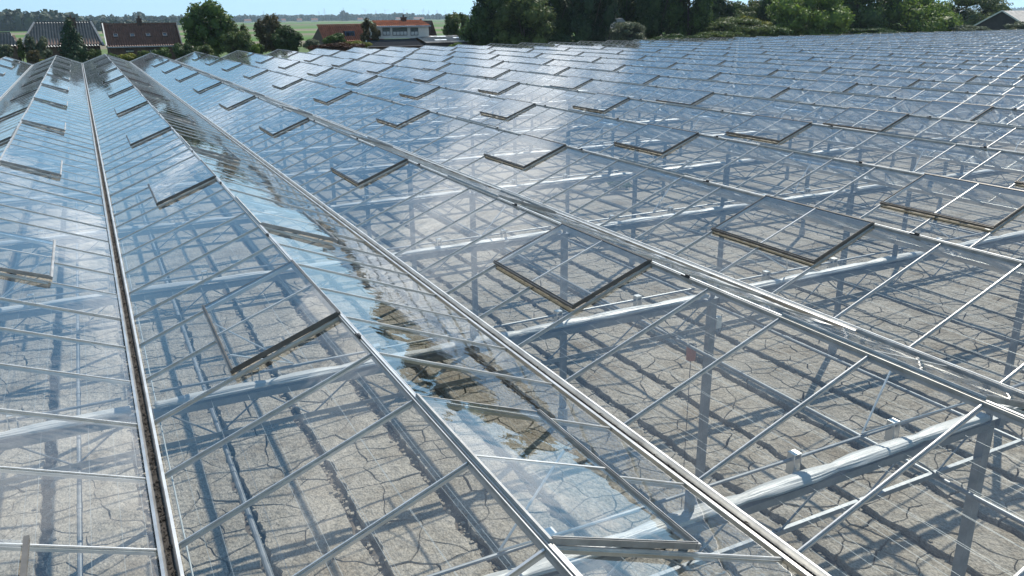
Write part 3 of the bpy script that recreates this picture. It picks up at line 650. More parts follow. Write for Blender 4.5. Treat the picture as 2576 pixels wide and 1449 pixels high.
def crown(name, rx, ry, rz, n, leaf, seed, m, shape='round', nclump=26, cl=0.34):
    """leaf cards on the surface of many clumps spread through an uneven crown; base of the crown at z=0"""
    g = np.random.default_rng(seed)
    u = g.normal(size=(nclump, 3)); u /= np.linalg.norm(u, axis=1)[:, None]
    rad = g.uniform(0.35, 1.0, nclump)**0.5*(1-cl*0.75)
    c = u*rad[:, None]
    if shape == 'cone':
        c[:, 2] = g.uniform(-1, 0.95, nclump); k = (1-(c[:, 2]+1)/2)**0.75
        a = g.uniform(0, 6.28, nclump); q = g.uniform(0.3, 0.8, nclump)*k; c[:, 0] = np.cos(a)*q; c[:, 1] = np.sin(a)*q
    cr_i = cl*g.uniform(0.65, 1.25, nclump)
    if shape == 'cone': cr_i *= 0.45+0.75*(1-(c[:, 2]+1)/2)
    w_ = cr_i**2; idx = g.choice(nclump, n, p=w_/w_.sum())
    d = g.normal(size=(n, 3)); d[:, 2] += 0.25; d /= np.linalg.norm(d, axis=1)[:, None]
    p = c[idx]+d*(cr_i[idx]*g.uniform(0.78, 1.12, n))[:, None]
    p *= np.array([rx, ry, rz]); p[:, 2] += rz
    nn = d+g.normal(size=(n, 3))*0.55; nn /= np.linalg.norm(nn, axis=1)[:, None]
    t = np.cross(nn, g.normal(size=(n, 3))); t /= np.linalg.norm(t, axis=1)[:, None]; b = np.cross(nn, t)
    s = (leaf*g.uniform(0.6, 1.3, n))[:, None]
    V = np.stack([p-t*s, p-b*s*0.55, p+t*s, p+b*s*0.55], 1).reshape(-1, 3)
    fs_ = np.arange(n*4).reshape(-1, 4)
    # opaque hearts of the clumps
    ico = bmesh.new(); bmesh.ops.create_icosphere(ico, subdivisions=2, radius=1); iv = np.array([v.co[:] for v in ico.verts]); ifc = np.array([[v.index for v in f.verts] for f in ico.faces]); ico.free()
    vs_ = [V]; tri = []; off = len(V)
    for i in range(nclump):
        q = iv*(cr_i[i]*0.66*(1+0.16*g.normal(size=(len(iv), 1)))) + c[i]; q = q*np.array([rx, ry, rz]); q[:, 2] += rz
        vs_.append(q); tri.append(ifc+off); off += len(iv)
    VV = np.concatenate(vs_); T = np.concatenate(tri)
    me = bpy.data.meshes.new(name); nq = len(fs_); ntri = len(T)
    me.vertices.add(len(VV)); me.vertices.foreach_set('co', VV.ravel())
    me.loops.add(nq*4+ntri*3); me.loops.foreach_set('vertex_index', np.concatenate([fs_.ravel(), T.ravel()]))
    me.polygons.add(nq+ntri)
    me.polygons.foreach_set('loop_start', np.concatenate([np.arange(nq)*4, nq*4+np.arange(ntri)*3])); me.polygons.foreach_set('loop_total', np.concatenate([np.full(nq, 4), np.full(ntri, 3)]))
    me.update(calc_edges=True); me.materials.append(m); return me
def trunk_mesh(h, r, seed, crown_h):
    rr = random.Random(seed); m = MB(); top = h+crown_h*0.45
    m.tube((0, 0, -0.3), (0.05, 0, h), r, 9, r*0.75, False); m.tube((0.05, 0, h-0.02), (0, 0.1, top), r*0.74, 8, r*0.3)
    for i in range(5):
        a = 6.28*i/5+rr.random(); z = h*rr.uniform(.85, 1)+i*0.2; l_ = crown_h*rr.uniform(.3, .5)
        m.tube((0.05, 0, z), (math.cos(a)*l_*.7, math.sin(a)*l_*.7, z+l_), r*0.35, 6, r*0.1)
    return m.mesh('trunk', M['bark'])
tseed = [100]
def tree(name, label, cat, px0, px1, ytop, ybase, Y, m, group=None, shape='round', leaf=0.17, dens=1.0, z0=-0.02, nclump=26, depth=None, cl=0.34, trunk=True):
    """a tree or bush whose crown spans the given picture columns when seen from the camera, standing at distance Y"""
    tseed[0] += 1
    a = at(px0, ytop, Y); b = at(px1, ytop, Y); c = at((px0+px1)/2, ytop, Y); lo = at((px0+px1)/2, ybase, Y)
    wdt = (b-a).length/2; zt = c.z; zb = max(z0, lo.z)
    rz = (zt-zb)/2; ry = depth or wdt*0.85
    e = empty(name, (c.x, Y, z0)); tag(e, label, cat, group)
    area = 4*math.pi*((wdt*ry+wdt*rz+ry*rz)/3); n = int(min(15000, 1.7*area/(leaf*leaf)*dens))
    ob('crown', crown('crown', wdt, ry, rz, n, leaf, tseed[0], m, shape, nclump, cl), e, (0, 0, zb-z0))
    if trunk: ob('trunk', trunk_mesh(max(0.3, zb-z0+rz*0.3), max(0.06, wdt*0.055), tseed[0], rz*2), e)
    return e
Dk, Md, Lt, Cn, Wl, Br, Yl, Rd, Ol = [FM[k] for k in ('dark', 'mid', 'light', 'conifer', 'willow', 'brown', 'yellow', 'red', 'olive')]
# left side, in front of and between the houses
tree('conifer_tree', 'dark dense conifer rising in front of the glossy hipped roof', 'tree', 128, 212, 52, 160, 101, Cn, None, 'cone', 0.16, 1.2, nclump=40, cl=0.5)
for (a, b, t, m, lb) in ((-16, 34, 104, Wl, 'pale grey green willow shrub at the left edge of the picture'), (34, 60, 96, Ol, 'upright grey green shrub second from the left edge'),
        (50, 88, 84, Wl, 'pale willow shrub left of the dark conifer, below the hip of the glossy roof'), (82, 132, 92, Wl, 'pale willow shrub touching the left side of the dark conifer')):
    tree('willow_shrub', lb, 'shrub', a, b, t, 150, 99, m, 'willow shrubs in a row left of the conifer', leaf=0.13, nclump=18)
tree('brown_shrub', 'brownish rounded shrub standing just behind the first roof ridge gap', 'shrub', 60, 100, 126, 158, 94, Br, leaf=0.1, nclump=16)
tree('green_shrub', 'small yellow green clipped hedge bush at the foot of the conifer', 'shrub', 92, 116, 147, 158, 92, Yl, leaf=0.08, nclump=10)
tree('bare_shrub', 'loose twiggy olive shrub right of the conifer below the brown roof', 'shrub', 214, 258, 122, 152, 97, Ol, leaf=0.09, dens=0.5, nclump=14)
for (a, b, t, m, lb) in ((250, 300, 134, Md, 'low green hedge bush left, below the brown tiled roof'), (290, 352, 134, Yl, 'yellowish green hedge bush below the wall of the brown roofed house'), (338, 385, 123, Ol, 'olive bush before the window of the brown roofed house'),
        (378, 432, 118, Md, 'green bush at the right end of the brown roofed house'), (425, 492, 103, Dk, 'dark green hedge bush left of the big tree foot'), (482, 545, 108, Ol, 'pale olive hedge bush under the big leafy tree')):
    tree('hedge_bush', lb, 'bush', a, b, t, 156, 94.5, m, 'hedge bushes behind the far ends of the greenhouse', leaf=0.12, nclump=18)
tree('broad_tree', 'big round leafy tree between the brown roofed house and the fields', 'tree', 446, 592, -10, 150, 106, Md, None, leaf=0.2, nclump=60, cl=0.27, dens=1.2)
tree('tall_shrub', 'yellow green shrub leaning out right of the big round tree', 'shrub', 566, 622, 44, 120, 104, Ol, leaf=0.15, nclump=24)
tree('rounded_bush', 'large pale green rounded bush right below the big tree', 'bush', 540, 640, 76, 150, 97, Ol, leaf=0.14, nclump=34, cl=0.3)
tree('low_bush', 'dark low bush at the right foot of the pale rounded bush', 'bush', 610, 668, 104, 140, 95, Dk, leaf=0.12, nclump=16)
tree('leafy_tree', 'reddish tipped loose tree with bare twigs standing on top', 'tree', 636, 712, 34, 140, 101, Br, leaf=0.13, nclump=40, cl=0.25, dens=0.9)
tree('leafy_tree', 'dark green twin crowned tree left of the red tiled house', 'tree', 676, 765, 62, 140, 99.5, Dk, leaf=0.14, nclump=34, cl=0.3)
tree('low_bush', 'bright green low bush at the left of the twin crowned tree', 'bush', 628, 662, 106, 140, 93.5, Lt, leaf=0.1, nclump=12)
tree('pale_shrub', 'pale dry looking shrub between the twin crowned tree and red house', 'shrub', 762, 808, 96, 130, 96, Wl, leaf=0.1, nclump=14)
tree('round_bush', 'neat round bush in front of the red tiled wall of roof', 'bush', 808, 872, 84, 122, 99, Md, leaf=0.1, nclump=20)
tree('hedge', 'dark reddish hedge below the red tiled house', 'hedge', 770, 935, 107, 132, 95, Rd, leaf=0.1, nclump=60, cl=0.22, depth=0.8)
tree('flower_bush', 'yellowish low bush right of the neat round bush', 'bush', 866, 930, 101, 124, 96, Yl, leaf=0.09, nclump=16)
tree('birch_tree', 'thin feathery brownish tree left of the white dormer house', 'tree', 900, 956, 42, 128, 101, Br, leaf=0.1, nclump=46, cl=0.2, dens=0.7)
tree('apple_tree', 'rounded grey green tree behind the corrugated shed', 'tree', 1112, 1186, 28, 112, 118, Ol, leaf=0.17, nclump=40, cl=0.25, dens=0.9)
tree('low_bush', 'small bright bush in front of the corrugated shed', 'bush', 1128, 1176, 106, 130, 93, Lt, leaf=0.09, nclump=12)
# the belt of tall trees on the right
belt = [(1168, 1262, 22, 98, Md, 'tall dense tree just right of the corrugated shed'), (1188, 1340, -60, 97, Dk, 'very tall dark tree at the left end of the tree belt'), (1250, 1385, -14, 94, Ol, 'warm green broad tree bulging forward from the belt'),
        (1340, 1450, -90, 108, Dk, 'tall black green tree above the ivy hedge'), (1440, 1545, -80, 98, Cn, 'narrow tall dark tree left of the hidden gabled house'), (1520, 1640, -70, 112, Md, 'tall mid green tree behind the hidden gabled house'),
        (1610, 1720, -80, 104, Dk, 'very dark tree behind the round grey willow'), (1690, 1800, -90, 102, Md, 'tall brownish green tree in the middle of the belt'), (1752, 1850, -10, 108, Dk, 'dark tree left of the gap of sky'),
        (1830, 1960, 4, 112, Ol, 'loose tree rising behind the yellow green hedge, beside the gap of sky'), (1925, 2030, -60, 108, Md, 'tall tree left of the bright climber covered tree'), (1966, 2112, -22, 95, Lt, 'bright green climber covered round tree'),
        (2090, 2250, -70, 100, Md, 'broad dark olive tree between the two bright trees'), (2232, 2384, -4, 96, Lt, 'second bright green tree, the one nearest the lamp post'), (2380, 2512, -14, 112, Ol, 'loose olive tree behind the lamp post and barn')]
for (a, b, t, Y, m, lb) in belt:
    if 1330 < (a+b)/2 < 1800: t -= 95
    tree('belt_tree', lb, 'tree', a-12, b+12, t-15, 150, Y, m, 'tall trees in the belt behind the greenhouse', leaf=0.22, nclump=56, cl=0.27, dens=1.1)
for (a, b, t, bs, Y, m, lb) in ((1378, 1472, 86, 118, 93.5, Dk, 'dark ivy covered hedge under the tall black green tree'), (1530, 1640, 55, 112, 92.5, Wl, 'round grey green willow bush in front of the tree belt'), (1636, 1764, 84, 112, 93, Dk, 'dark undergrowth right of the round willow bush'),
        (1755, 1880, 78, 100, 92, Ol, 'low sunlit hedge left part before the belt'), (1772, 1935, 42, 100, 96, Ol, 'large olive bush with bright yellow green bush beside its top'), (1850, 1935, 38, 92, 97.5, Yl, 'yellow green leafed bush at the right of the large olive bush'),
        (1925, 1990, 66, 94, 92, Md, 'low bush between yellow bush and the bright climber tree'), (2370, 2470, 62, 84, 91, Wl, 'pale low shrubs around the lamp post foot'), (2545, 2600, 54, 84, 91, Wl, 'pale shrub at the right corner of the barn'), (2100, 2240, 70, 92, 92.5, Dk, 'dark undergrowth between the two bright trees')):
    tree('belt_bush', lb, 'bush', a, b, t, bs, Y, m, 'bushes along the foot of the tree belt', leaf=0.15, nclump=34, cl=0.28)
# weeds inside the greenhouse
p = atz(1560, 462, 0.3)
e = empty('weed_clump', (p.x, p.y, 0)); tag(e, 'lone green clump of weeds growing on the bare soil inside the greenhouse', 'weeds')
ob('foliage', crown('foliage', 0.75, 0.6, 0.35, 1500, 0.045, 5, Md, nclump=14), e)

# ------------------------------------------------------------------ houses
def tmat(name, c, rough, coat=0, var=0.3): return mat(name, c, rough, 0, 1.6, var, 0.004, 12, 0.5, None, None, 0, coat)
M['tile_black'] = tmat('glazed_black_tile', (0.10, 0.105, 0.10), 0.34); M['tile_brown'] = tmat('brown_tile', (0.16, 0.075, 0.05), 0.55); M['tile_orange'] = tmat('orange_tile', (0.52, 0.17, 0.07), 0.6)
M['tile_red'] = tmat('red_tile', (0.36, 0.12, 0.06), 0.6); M['felt'] = mat('dark_roofing', (0.035, 0.036, 0.04), 0.8, 0, 5, 0.3, 0.003); M['corr'] = mat('fibre_cement', (0.33, 0.31, 0.28), 0.8, 0, 1.2, 0.45, 0.004)
M['brick'] = mat('brick', (0.10, 0.065, 0.05), 0.9, 0, 2.5, 0.35, 0.006); M['white'] = mat('painted_boards', (0.62, 0.6, 0.55), 0.6, 0, 2, 0.08); M['glasspane'] = mat('window_glass', (0.03, 0.04, 0.05), 0.05, 0, spec=1.0)
M['frame_dark'] = mat('dark_frame', (0.04, 0.045, 0.05), 0.5); M['blue'] = mat('blue_frame', (0.05, 0.10, 0.19), 0.5); M['zinc'] = mat('zinc', (0.35, 0.38, 0.42), 0.45, 0.4); M['barn'] = mat('barn_wall', (0.045, 0.04, 0.038), 0.9, 0, 2, 0.25); M['sky_sheet'] = mat('clear_sheet', (0.75, 0.78, 0.78), 0.3)
M['curtain'] = mat('net_curtain', (0.5, 0.5, 0.48), 0.9, 0, 6, 0.2)
def roof_slope(name, m, parent, p0, L, run, rise, pitch, amp, rows, insL=0, insR=0, botL=0, botR=0, seg=6, step=0.02):
    """tiled slope: eave starts at p0 and runs L along +x; rises towards +y; rolls and overlapping courses are real relief"""
    nu = max(2, int(L/pitch)*seg); vs_ = []; fs_ = []; nv = rows*2
    for j in range(rows):
        for e_, v in ((0, j/rows), (1, (j+0.999)/rows)):
            xa = p0[0]+botL+(insL-botL)*v; xb = p0[0]+L-botR-(insR-botR)*v
            for i in range(nu+1):
                x = p0[0]+L*i/nu; x = min(max(x, xa), xb)
                ph = 2*math.pi*(x-p0[0])/pitch; h = amp*(math.sin(ph)+0.35*math.sin(2*ph+0.6))+(0 if e_ else step)
                n_ = Vector((0, -rise, run)).normalized()
                vs_.append((x+0, p0[1]+run*v+n_.y*h, p0[2]+rise*v+n_.z*h))
    for j in range(nv-1):
        for i in range(nu): a = j*(nu+1)+i; fs_.append((a, a+1, a+nu+2, a+nu+1))
    return MB().add(vs_, fs_).build(name, m, parent, smooth=True)
def prism(name, m, parent, x0, x1, y0, yr, y1, zb, ze, zr, hip0=0, hip1=0):
    """solid body under a ridged roof"""
    v = [(x0,y0,zb),(x1,y0,zb),(x1,y1,zb),(x0,y1,zb),(x0,y0,ze),(x1,y0,ze),(x1,y1,ze),(x0,y1,ze),(x0+hip0,yr,zr),(x1-hip1,yr,zr)]
    return MB().add(v, [(0,3,2,1),(0,1,5,4),(1,2,6),(1,6,5),(2,3,7,6),(3,0,4),(3,4,7),(4,5,9,8),(5,6,9),(6,7,8,9),(7,4,8)]).build(name, m, parent)
def chimney(parent, x, y, z0, z1, wdt, m, pots=1):
    c = MB().box((x-wdt/2, y-wdt/2, z0), (x+wdt/2, y+wdt/2, z1-0.12)).box((x-wdt/2-.05, y-wdt/2-.05, z1-0.12), (x+wdt/2+.05, y+wdt/2+.05, z1)).build('chimney', m, parent)
    for i in range(pots): MB().tube((x+(i-.5*(pots-1))*.3, y, z1), (x+(i-.5*(pots-1))*.3, y, z1+.3), .11, 8).build('chimney_pot', m, c)
    return c
def win(parent, x0, x1, z0, z1, y, fm, panes=2, curtain=False):
    m = MB(); t = 0.06
    m.box((x0, y-.06, z0), (x1, y, z0+t)); m.box((x0, y-.06, z1-t), (x1, y, z1)); m.box((x0, y-.06, z0+t), (x0+t, y, z1-t)); m.box((x1-t, y-.06, z0+t), (x1, y, z1-t))
    for i in range(1, panes): xx = x0+(x1-x0)*i/panes; m.box((xx-t/2, y-.055, z0+t), (xx+t/2, y, z1-t))
    f = m.build('window', fm, parent)
    for i in range(panes):
        a = x0+(x1-x0)*i/panes+t*.6; b = x0+(x1-x0)*(i+1)/panes-t*.6
        MB().box((a, y-.03, z0+t), (b, y-.02, z1-t)).build('pane', M['glasspane'], f)
        if curtain: MB().box((a, y-.036, z0+t+(z1-z0)*.02), (b, y-.031, z0+(z1-z0)*.5)).build('curtain', M['curtain'], f)
def skylight(parent, c, run, rise, wd, hd):
    n_ = Vector((0, -rise, run)).normalized(); t = Vector((0, run, rise)).normalized(); X = Vector((1, 0, 0))
    def P(a, b, h): return c+X*a+t*b+n_*h
    m = MB()
    for (a0, a1, b0, b1) in ((-wd/2, wd/2, -hd/2, -hd/2+.07), (-wd/2, wd/2, hd/2-.07, hd/2), (-wd/2, -wd/2+.07, -hd/2+.07, hd/2-.07), (wd/2-.07, wd/2, -hd/2+.07, hd/2-.07)):
        m.add([P(a0,b0,0),P(a1,b0,0),P(a1,b1,0),P(a0,b1,0),P(a0,b0,.14),P(a1,b0,.14),P(a1,b1,.14),P(a0,b1,.14)], [(0,3,2,1),(4,5,6,7),(0,1,5,4),(1,2,6,5),(2,3,7,6),(3,0,4,7)])
    f = m.build('skylight', M['frame_dark'], parent)
    MB().add([P(-wd/2+.07,-hd/2+.07,.10),P(wd/2-.07,-hd/2+.07,.10),P(wd/2-.07,hd/2-.07,.10),P(-wd/2+.07,hd/2-.07,.10)], [(0,1,2,3)]).build('pane', M['glasspane'], f)
# glossy black hipped roof
H = empty('hipped_house', at(150, 118, 116)*1.0); H.location.z = 0; tag(H, 'house with glossy black hipped tile roof glinting in stripes', 'house')
H.location = (0, 0, 0)
a = at(87, 56, 121); b = at(228, 55, 121); el = at(50, 120, 113.5); er = at(262, 120, 113.5); zr = (a.z+b.z)/2; ze = el.z; lm = at(55, 84, 117.5)
rise = zr-ze; run = 7.5; Lh = er.x-el.x
prism('wall', M['brick'], H, el.x+.4, er.x-.4, 114.0, 121, 128, -0.1, ze+.25, zr-.35, (a.x-el.x), (er.x-b.x))
roof_slope('roof', M['tile_black'], H, (el.x, 113.5, ze), Lh, run, rise, 0.31, 0.068, 16, a.x-el.x, er.x-b.x, 0, 0, 8)
MB().bar((a.x, 121, zr+.03), (b.x, 121, zr+.03), .28, .16).build('ridge', M['tile_black'], H); MB().bar((el.x, 113.5, ze+.05), (a.x, 121, zr+.03), .24, .14).bar((er.x, 113.5, ze+.05), (b.x, 121, zr+.03), .24, .14).build('hip_ridge', M['tile_black'], H)
c = at(177, 44, 119.5); chimney(H, c.x, 119.5, zr-2, c.z, 1.0, M['brick'])
# the small one beside it
H = empty('glossy_annex'); tag(H, 'small annex roof with glossy black tiles at the left picture edge', 'house')
a = at(-60, 84, 117); b = at(46, 84, 117); e_ = at(-60, 118, 114)
prism('wall', M['brick'], H, a.x+.2, b.x-.3, 114.4, 117, 120, -0.1, e_.z+.1, a.z-.25, .1, .1)
roof_slope('roof', M['tile_black'], H, (a.x, 114, e_.z), b.x-a.x, 3.0, a.z-e_.z, 0.31, 0.068, 8, 0, .8, 0, 0, 8)
MB().bar((a.x, 117, a.z+.03), (b.x-.8, 117, a.z+.03), .26, .16).build('ridge', M['tile_black'], H)
# brown tiled house with four skylights
H = empty('brown_roof_house'); tag(H, 'long brown tiled house with four small skylights and brick chimney', 'house')
Ye, Yr = 109.0, 112.6
a = at(259, 62, Yr); b = at(442, 60, Yr); ea = at(262, 118, Ye); eb = at(444, 118, Ye); ze = ea.z; zr = a.z
prism('wall', M['brick'], H, a.x+.15, b.x-.15, Ye+.45, Yr, Yr+4, -0.1, ze+.12, zr-.3, 0, 0)
roof_slope('roof', M['tile_brown'], H, (a.x, Ye, ze), b.x-a.x, Yr-Ye, zr-ze, 0.26, 0.052, 15, 0, 0, 0, 0, 6)
MB().bar((a.x-.02, Yr, zr+.05), (b.x+.02, Yr, zr+.05), .24, .16).build('ridge', M['tile_brown'], H)
MB().bar((a.x-.06, Ye, ze), (a.x-.06, Yr, zr+.03), .12, .34).build('verge_board', M['white'], H); MB().bar((b.x+.06, Ye, ze), (b.x+.06, Yr, zr+.03), .12, .3).build('verge_board', M['frame_dark'], H)
MB().box((a.x, Ye-.1, ze-.12), (b.x, Ye+.02, ze-.02)).build('roof_gutter', M['zinc'], H)
for px in (291, 333, 373, 415):
    v = 0.47; c = at(px, 90, Ye+(Yr-Ye)*v); skylight(H, Vector((c.x, Ye+(Yr-Ye)*v, ze+(zr-ze)*v)), Yr-Ye, zr-ze, .5, .62)
c = at(349, 46, Yr); chimney(H, c.x, Yr, zr-.6, c.z, .55, M['brick'])
c = at(255, 57, Yr); chimney(H, c.x+.2, Yr+.3, zr-1, c.z, .5, M['brick'], 0)
for (p0, p1) in ((315, 338), (375, 398)):
    a1 = at(p0, 124, Ye+.45); b1 = at(p1, 131, Ye+.45); win(H, a1.x, b1.x, b1.z, a1.z, Ye+.44, M['frame_dark'], 2, True)
# red tiled house with a blue window
H = empty('red_roof_house'); tag(H, 'low house with red tiled roof and one blue framed roof window', 'house')
Ye, Yr = 106.5, 109.5
a = at(797, 64, Yr); b = at(948, 62, Yr); ea = at(797, 106, Ye); ze = ea.z; zr = a.z
prism('wall', M['brick'], H, a.x+.15, b.x-.15, Ye+.4, Yr, Yr+4, -0.1, ze+.1, zr-.28)
roof_slope('roof', M['tile_red'], H, (a.x, Ye, ze), b.x-a.x, Yr-Ye, zr-ze, 0.27, 0.058, 11, 0, 0, 0, 0, 6, 0.03)
MB().bar((a.x, Yr, zr+.05), (b.x, Yr, zr+.05), .24, .14).build('ridge', M['tile_red'], H)
v = 0.44; yy = Ye+(Yr-Ye)*v-.35; a1 = at(868, 80, yy); b1 = at(892, 94, yy)
MB().box((a1.x-.05, yy, b1.z-.1), (b1.x+.05, yy+1.4, a1.z+.1)).build('dormer_box', M['frame_dark'], H); win(H, a1.x, b1.x, b1.z, a1.z, yy-.003, M['blue'], 2)
# dormer house
H = empty('dormer_house'); tag(H, 'house with orange tiles above a wide pale dormer and dark lower roof', 'house')
Yf = 101.0
a = at(951, 66, Yf); b = at(1078, 64, Yf); lo = at(951, 98, Yf); zt = (a.z+b.z)/2; zb = lo.z; x0, x1 = a.x, b.x
Ytop = 103.6; rt = at(960, 53.5, Ytop); zr = rt.z
MB().add([(x0,Yf,zb),(x1,Yf,zb),(x1,Ytop+2,zb),(x0,Ytop+2,zb),(x0,Yf,zt),(x1,Yf,zt),(x1,Ytop+2,zt),(x0,Ytop+2,zt)], [(0,3,2,1),(4,5,6,7),(0,1,5,4),(1,2,6,5),(2,3,7,6),(3,0,4,7)]).build('dormer', M['white'], H)
nb = 9
for i in range(nb):
    z_ = zb+(zt-zb)*i/nb; MB().box((x0+.02, Yf-.03, z_+.012), (x1-.02, Yf-.001, zb+(zt-zb)*(i+1)/nb-.012)).build('board', M['white'], H)
roof_slope('roof', M['tile_orange'], H, (x0-.15, Yf-.35, zt+.02), x1-x0+.3, Ytop-Yf+.35, zr-zt, 0.27, 0.055, 5, .25, 0, 0, 0, 6, 0.03)
MB().bar((x0+.1, Ytop, zr+.05), (x1+.2, Ytop, zr+.05), .24, .14).build('ridge', M['tile_orange'], H); MB().box((x0-.15, Yf-.45, zt-.12), (x1+.15, Yf-.32, zt+.02)).build('roof_gutter', M['zinc'], H)
for (p0, p1, n_) in ((960, 980, 2), (985, 1023, 4), (1030.5, 1050.5, 2)):
    a1 = at(p0*1.0+1.5, 70, Yf); b1 = at(p1+1.5+ (p1-1000)*0.0, 89, Yf)
    win(H, a1.x, b1.x, b1.z, a1.z, Yf-.035, M['frame_dark'], n_, True)
c = at(1014, 43, Ytop); chimney(H, c.x, Ytop-.1, zr-.5, c.z, .6, M['brick'])
# dark lower roof in front and the long gable slope behind
lw0 = at(926, 119, 97.6); lw1 = at(1068, 118, 97.6); up = at(960, 98.5, 100.9)
roof_slope('lower_roof', M['felt'], H, (lw0.x, 97.6, lw0.z), lw1.x-lw0.x, 3.36, up.z-lw0.z, 0.26, 0.02, 9, .8, -.3, 0, 0, 4)
MB().box((lw0.x+.3, 98, -.1), (lw1.x-.1, 101, lw0.z)).build('wall', M['brick'], H)
MB().bar((lw0.x-.02, 97.6, lw0.z+.03), (lw0.x+.8, 100.96, up.z+.03), .1, .16).build('verge_board', M['white'], H)
g0 = at(1080, 98, 101.2); ap = at(1087, 50, 104.0); g1 = at(1100, 94, 108)
MB().add([(x1+.02, 100.9, zb-1.2), (x1+.02, 103.7, zr+.12), (x1+.02, 109, zb-1.2), (x1-.3, 100.9, zb-1.2), (x1-.3, 103.7, zr+.12), (x1-.3, 109, zb-1.2)], [(0,2,1),(3,4,5),(0,1,4,3),(1,2,5,4)]).build('gable', M['brick'], H)
MB().bar((x1+.08, 100.7, zb-1.1), (x1+.08, 103.7, zr+.2), .1, .26).build('verge_board', M['frame_dark'], H); MB().bar((x1+.05, 103.7, zr+.16), (x1+.05, 109.2, zb-1.1), .16, .2).build('verge_board', M['brick'], H)
ga = [at(px, py, 103.9) for px, py in ((1079, 100), (1087, 51.5), (1103, 100))]
MB().add([tuple(v) for v in ga]+[(v.x, v.y+4.5, v.z) for v in ga], [(0,2,1),(3,4,5),(0,1,4,3),(1,2,5,4),(2,0,3,5)]).build('side_gable', M['brick'], H)
# corrugated shed
def shed(name, label, px0, px1, pt, pb, Y0_, Y1_, m, rows=2, pitch=0.19, clear=0):
    H = empty(name); tag(H, label, 'shed'); a = at(px0, pb, Y0_); b = at(px1, pb, Y0_); t_ = at((px0+px1)/2, pt, Y1_)
    roof_slope('roof', m, H, (a.x, Y0_, a.z), b.x-a.x, Y1_-Y0_, t_.z-a.z, pitch, 0.035, rows, 0, 0, 0, 0, 6, 0.02)
    MB().box((a.x+.1, Y0_+.15, -.1), (b.x-.1, Y1_-.1, a.z-.06)).build('wall', M['barn'], H)
    rr = random.Random(3)
    for i in range(clear):
        u = rr.uniform(.25, .85); v = rr.choice((.25, .5, .75)); x = a.x+(b.x-a.x)*u; y = Y0_+(Y1_-Y0_)*v; z = a.z+(t_.z-a.z)*v+.07
        k = (t_.z-a.z)/(Y1_-Y0_); MB().add([(x, y, z), (x+.9, y, z), (x+.9, y+.5, z+.5*k), (x, y+.5, z+.5*k)], [(0,1,2,3)]).build('clear_sheet', M['sky_sheet'], H)
    return H
shed('corrugated_shed', 'low shed with pale corrugated roof and bright clear sheets beside the dormer house', 1072, 1180, 89, 108, 97.5, 101.5, M['corr'], 3, clear=6)
shed('striped_shed', 'small shed with pale ribbed roof half hidden under the ivy hedge', 1376, 1436, 103, 111, 92.6, 94, M['corr'], 1, 0.22)
shed('low_red_shed', 'low shed with weathered red roof just behind the greenhouse edge', 2128, 2248, 84, 91, 89.6, 92, M['tile_red'], 2, 0.24)
# gabled house hidden between the trees
H = empty('hidden_gabled_house'); tag(H, 'dark gabled house with grey tiles half hidden between tall trees', 'house')
a = at(1518, 46, 103); b = at(1560, 46, 103); e_ = at(1515, 72, 100.5)
roof_slope('roof', M['corr'], H, (a.x-.3, 100.5, e_.z), b.x-a.x+.6, 2.5, a.z-e_.z, 0.24, 0.03, 8)
MB().box((a.x, 100.8, -.1), (b.x, 104, e_.z)).build('wall', M['barn'], H); win(H, b.x-1.6, b.x-.8, e_.z-1.3, e_.z-.2, 100.79, M['frame_dark'], 1)
# barn on the right
H = empty('barn'); tag(H, 'dark barn with low pale gable edge at the right picture border', 'barn')
A = at(2523, 27, 101); th = math.radians(79); dx_, dy_ = math.sin(th), math.cos(th); ex, ey = dy_, -dx_      # ridge runs along (dx_, dy_), the gable across it
def onplane(px, py):
    d = rayd(px, py); k = (A.x*dx_+A.y*dy_)/(d.x*dx_+d.y*dy_); return Vector((d.x*k, d.y*k, CAMZ+d.z*k))
l_ = onplane(2448, 67); hw = ((l_.x-A.x)*ex+(l_.y-A.y)*ey); zb = l_.z; zt = A.z; Lb = 22
def Bp(u, v, z): return (A.x+ex*u+dx_*v, A.y+ey*u+dy_*v, z)
hw = abs(hw)
MB().add([Bp(-hw, 0, -.1), Bp(hw, 0, -.1), Bp(hw, 0, zb), Bp(0, 0, zt-.12), Bp(-hw, 0, zb), Bp(-hw, Lb, -.1), Bp(hw, Lb, -.1), Bp(hw, Lb, zb), Bp(0, Lb, zt-.12), Bp(-hw, Lb, zb)],
         [(0,1,2,3,4),(9,8,7,6,5),(1,6,7,2),(5,0,4,9)]).build('wall', M['barn'], H)
k = (zt-zb)/hw
for sg in (-1, 1):
    MB().add([Bp(0, -.3, zt), Bp(sg*(hw+.4), -.3, zb-.4*k), Bp(sg*(hw+.4), Lb, zb-.4*k), Bp(0, Lb, zt), Bp(0, -.3, zt-.1), Bp(sg*(hw+.4), -.3, zb-.4*k-.1), Bp(sg*(hw+.4), Lb, zb-.4*k-.1), Bp(0, Lb, zt-.1)],
             [(0,1,2,3),(7,6,5,4),(0,4,5,1),(1,5,6,2),(2,6,7,3)]).build('roof', M['corr'], H)
    MB().bar(Bp(0, -.34, zt+.02), Bp(sg*(hw+.4), -.34, zb-.4*k+.02), .07, .24).build('verge_board', M['white'], H)
# lamp post
p = at(2407, 76, 100); t_ = at(2412, 28, 100); e = empty('lamp_post', (p.x, 100, 0)); tag(e, 'thin grey lamp post in front of the loose olive tree', 'lamp post')
MB().tube((0, 0, -.1), (0, 0, t_.z-.1), .075, 8, .04).tube((0, 0, t_.z-.1), (.7, 0, t_.z+.12), .035, 8).build('pole', M['zinc'], e); MB().box((.65, -.1, t_.z+.07), (1.2, .1, t_.z+.18)).build('lamp_head', M['zinc'], e)
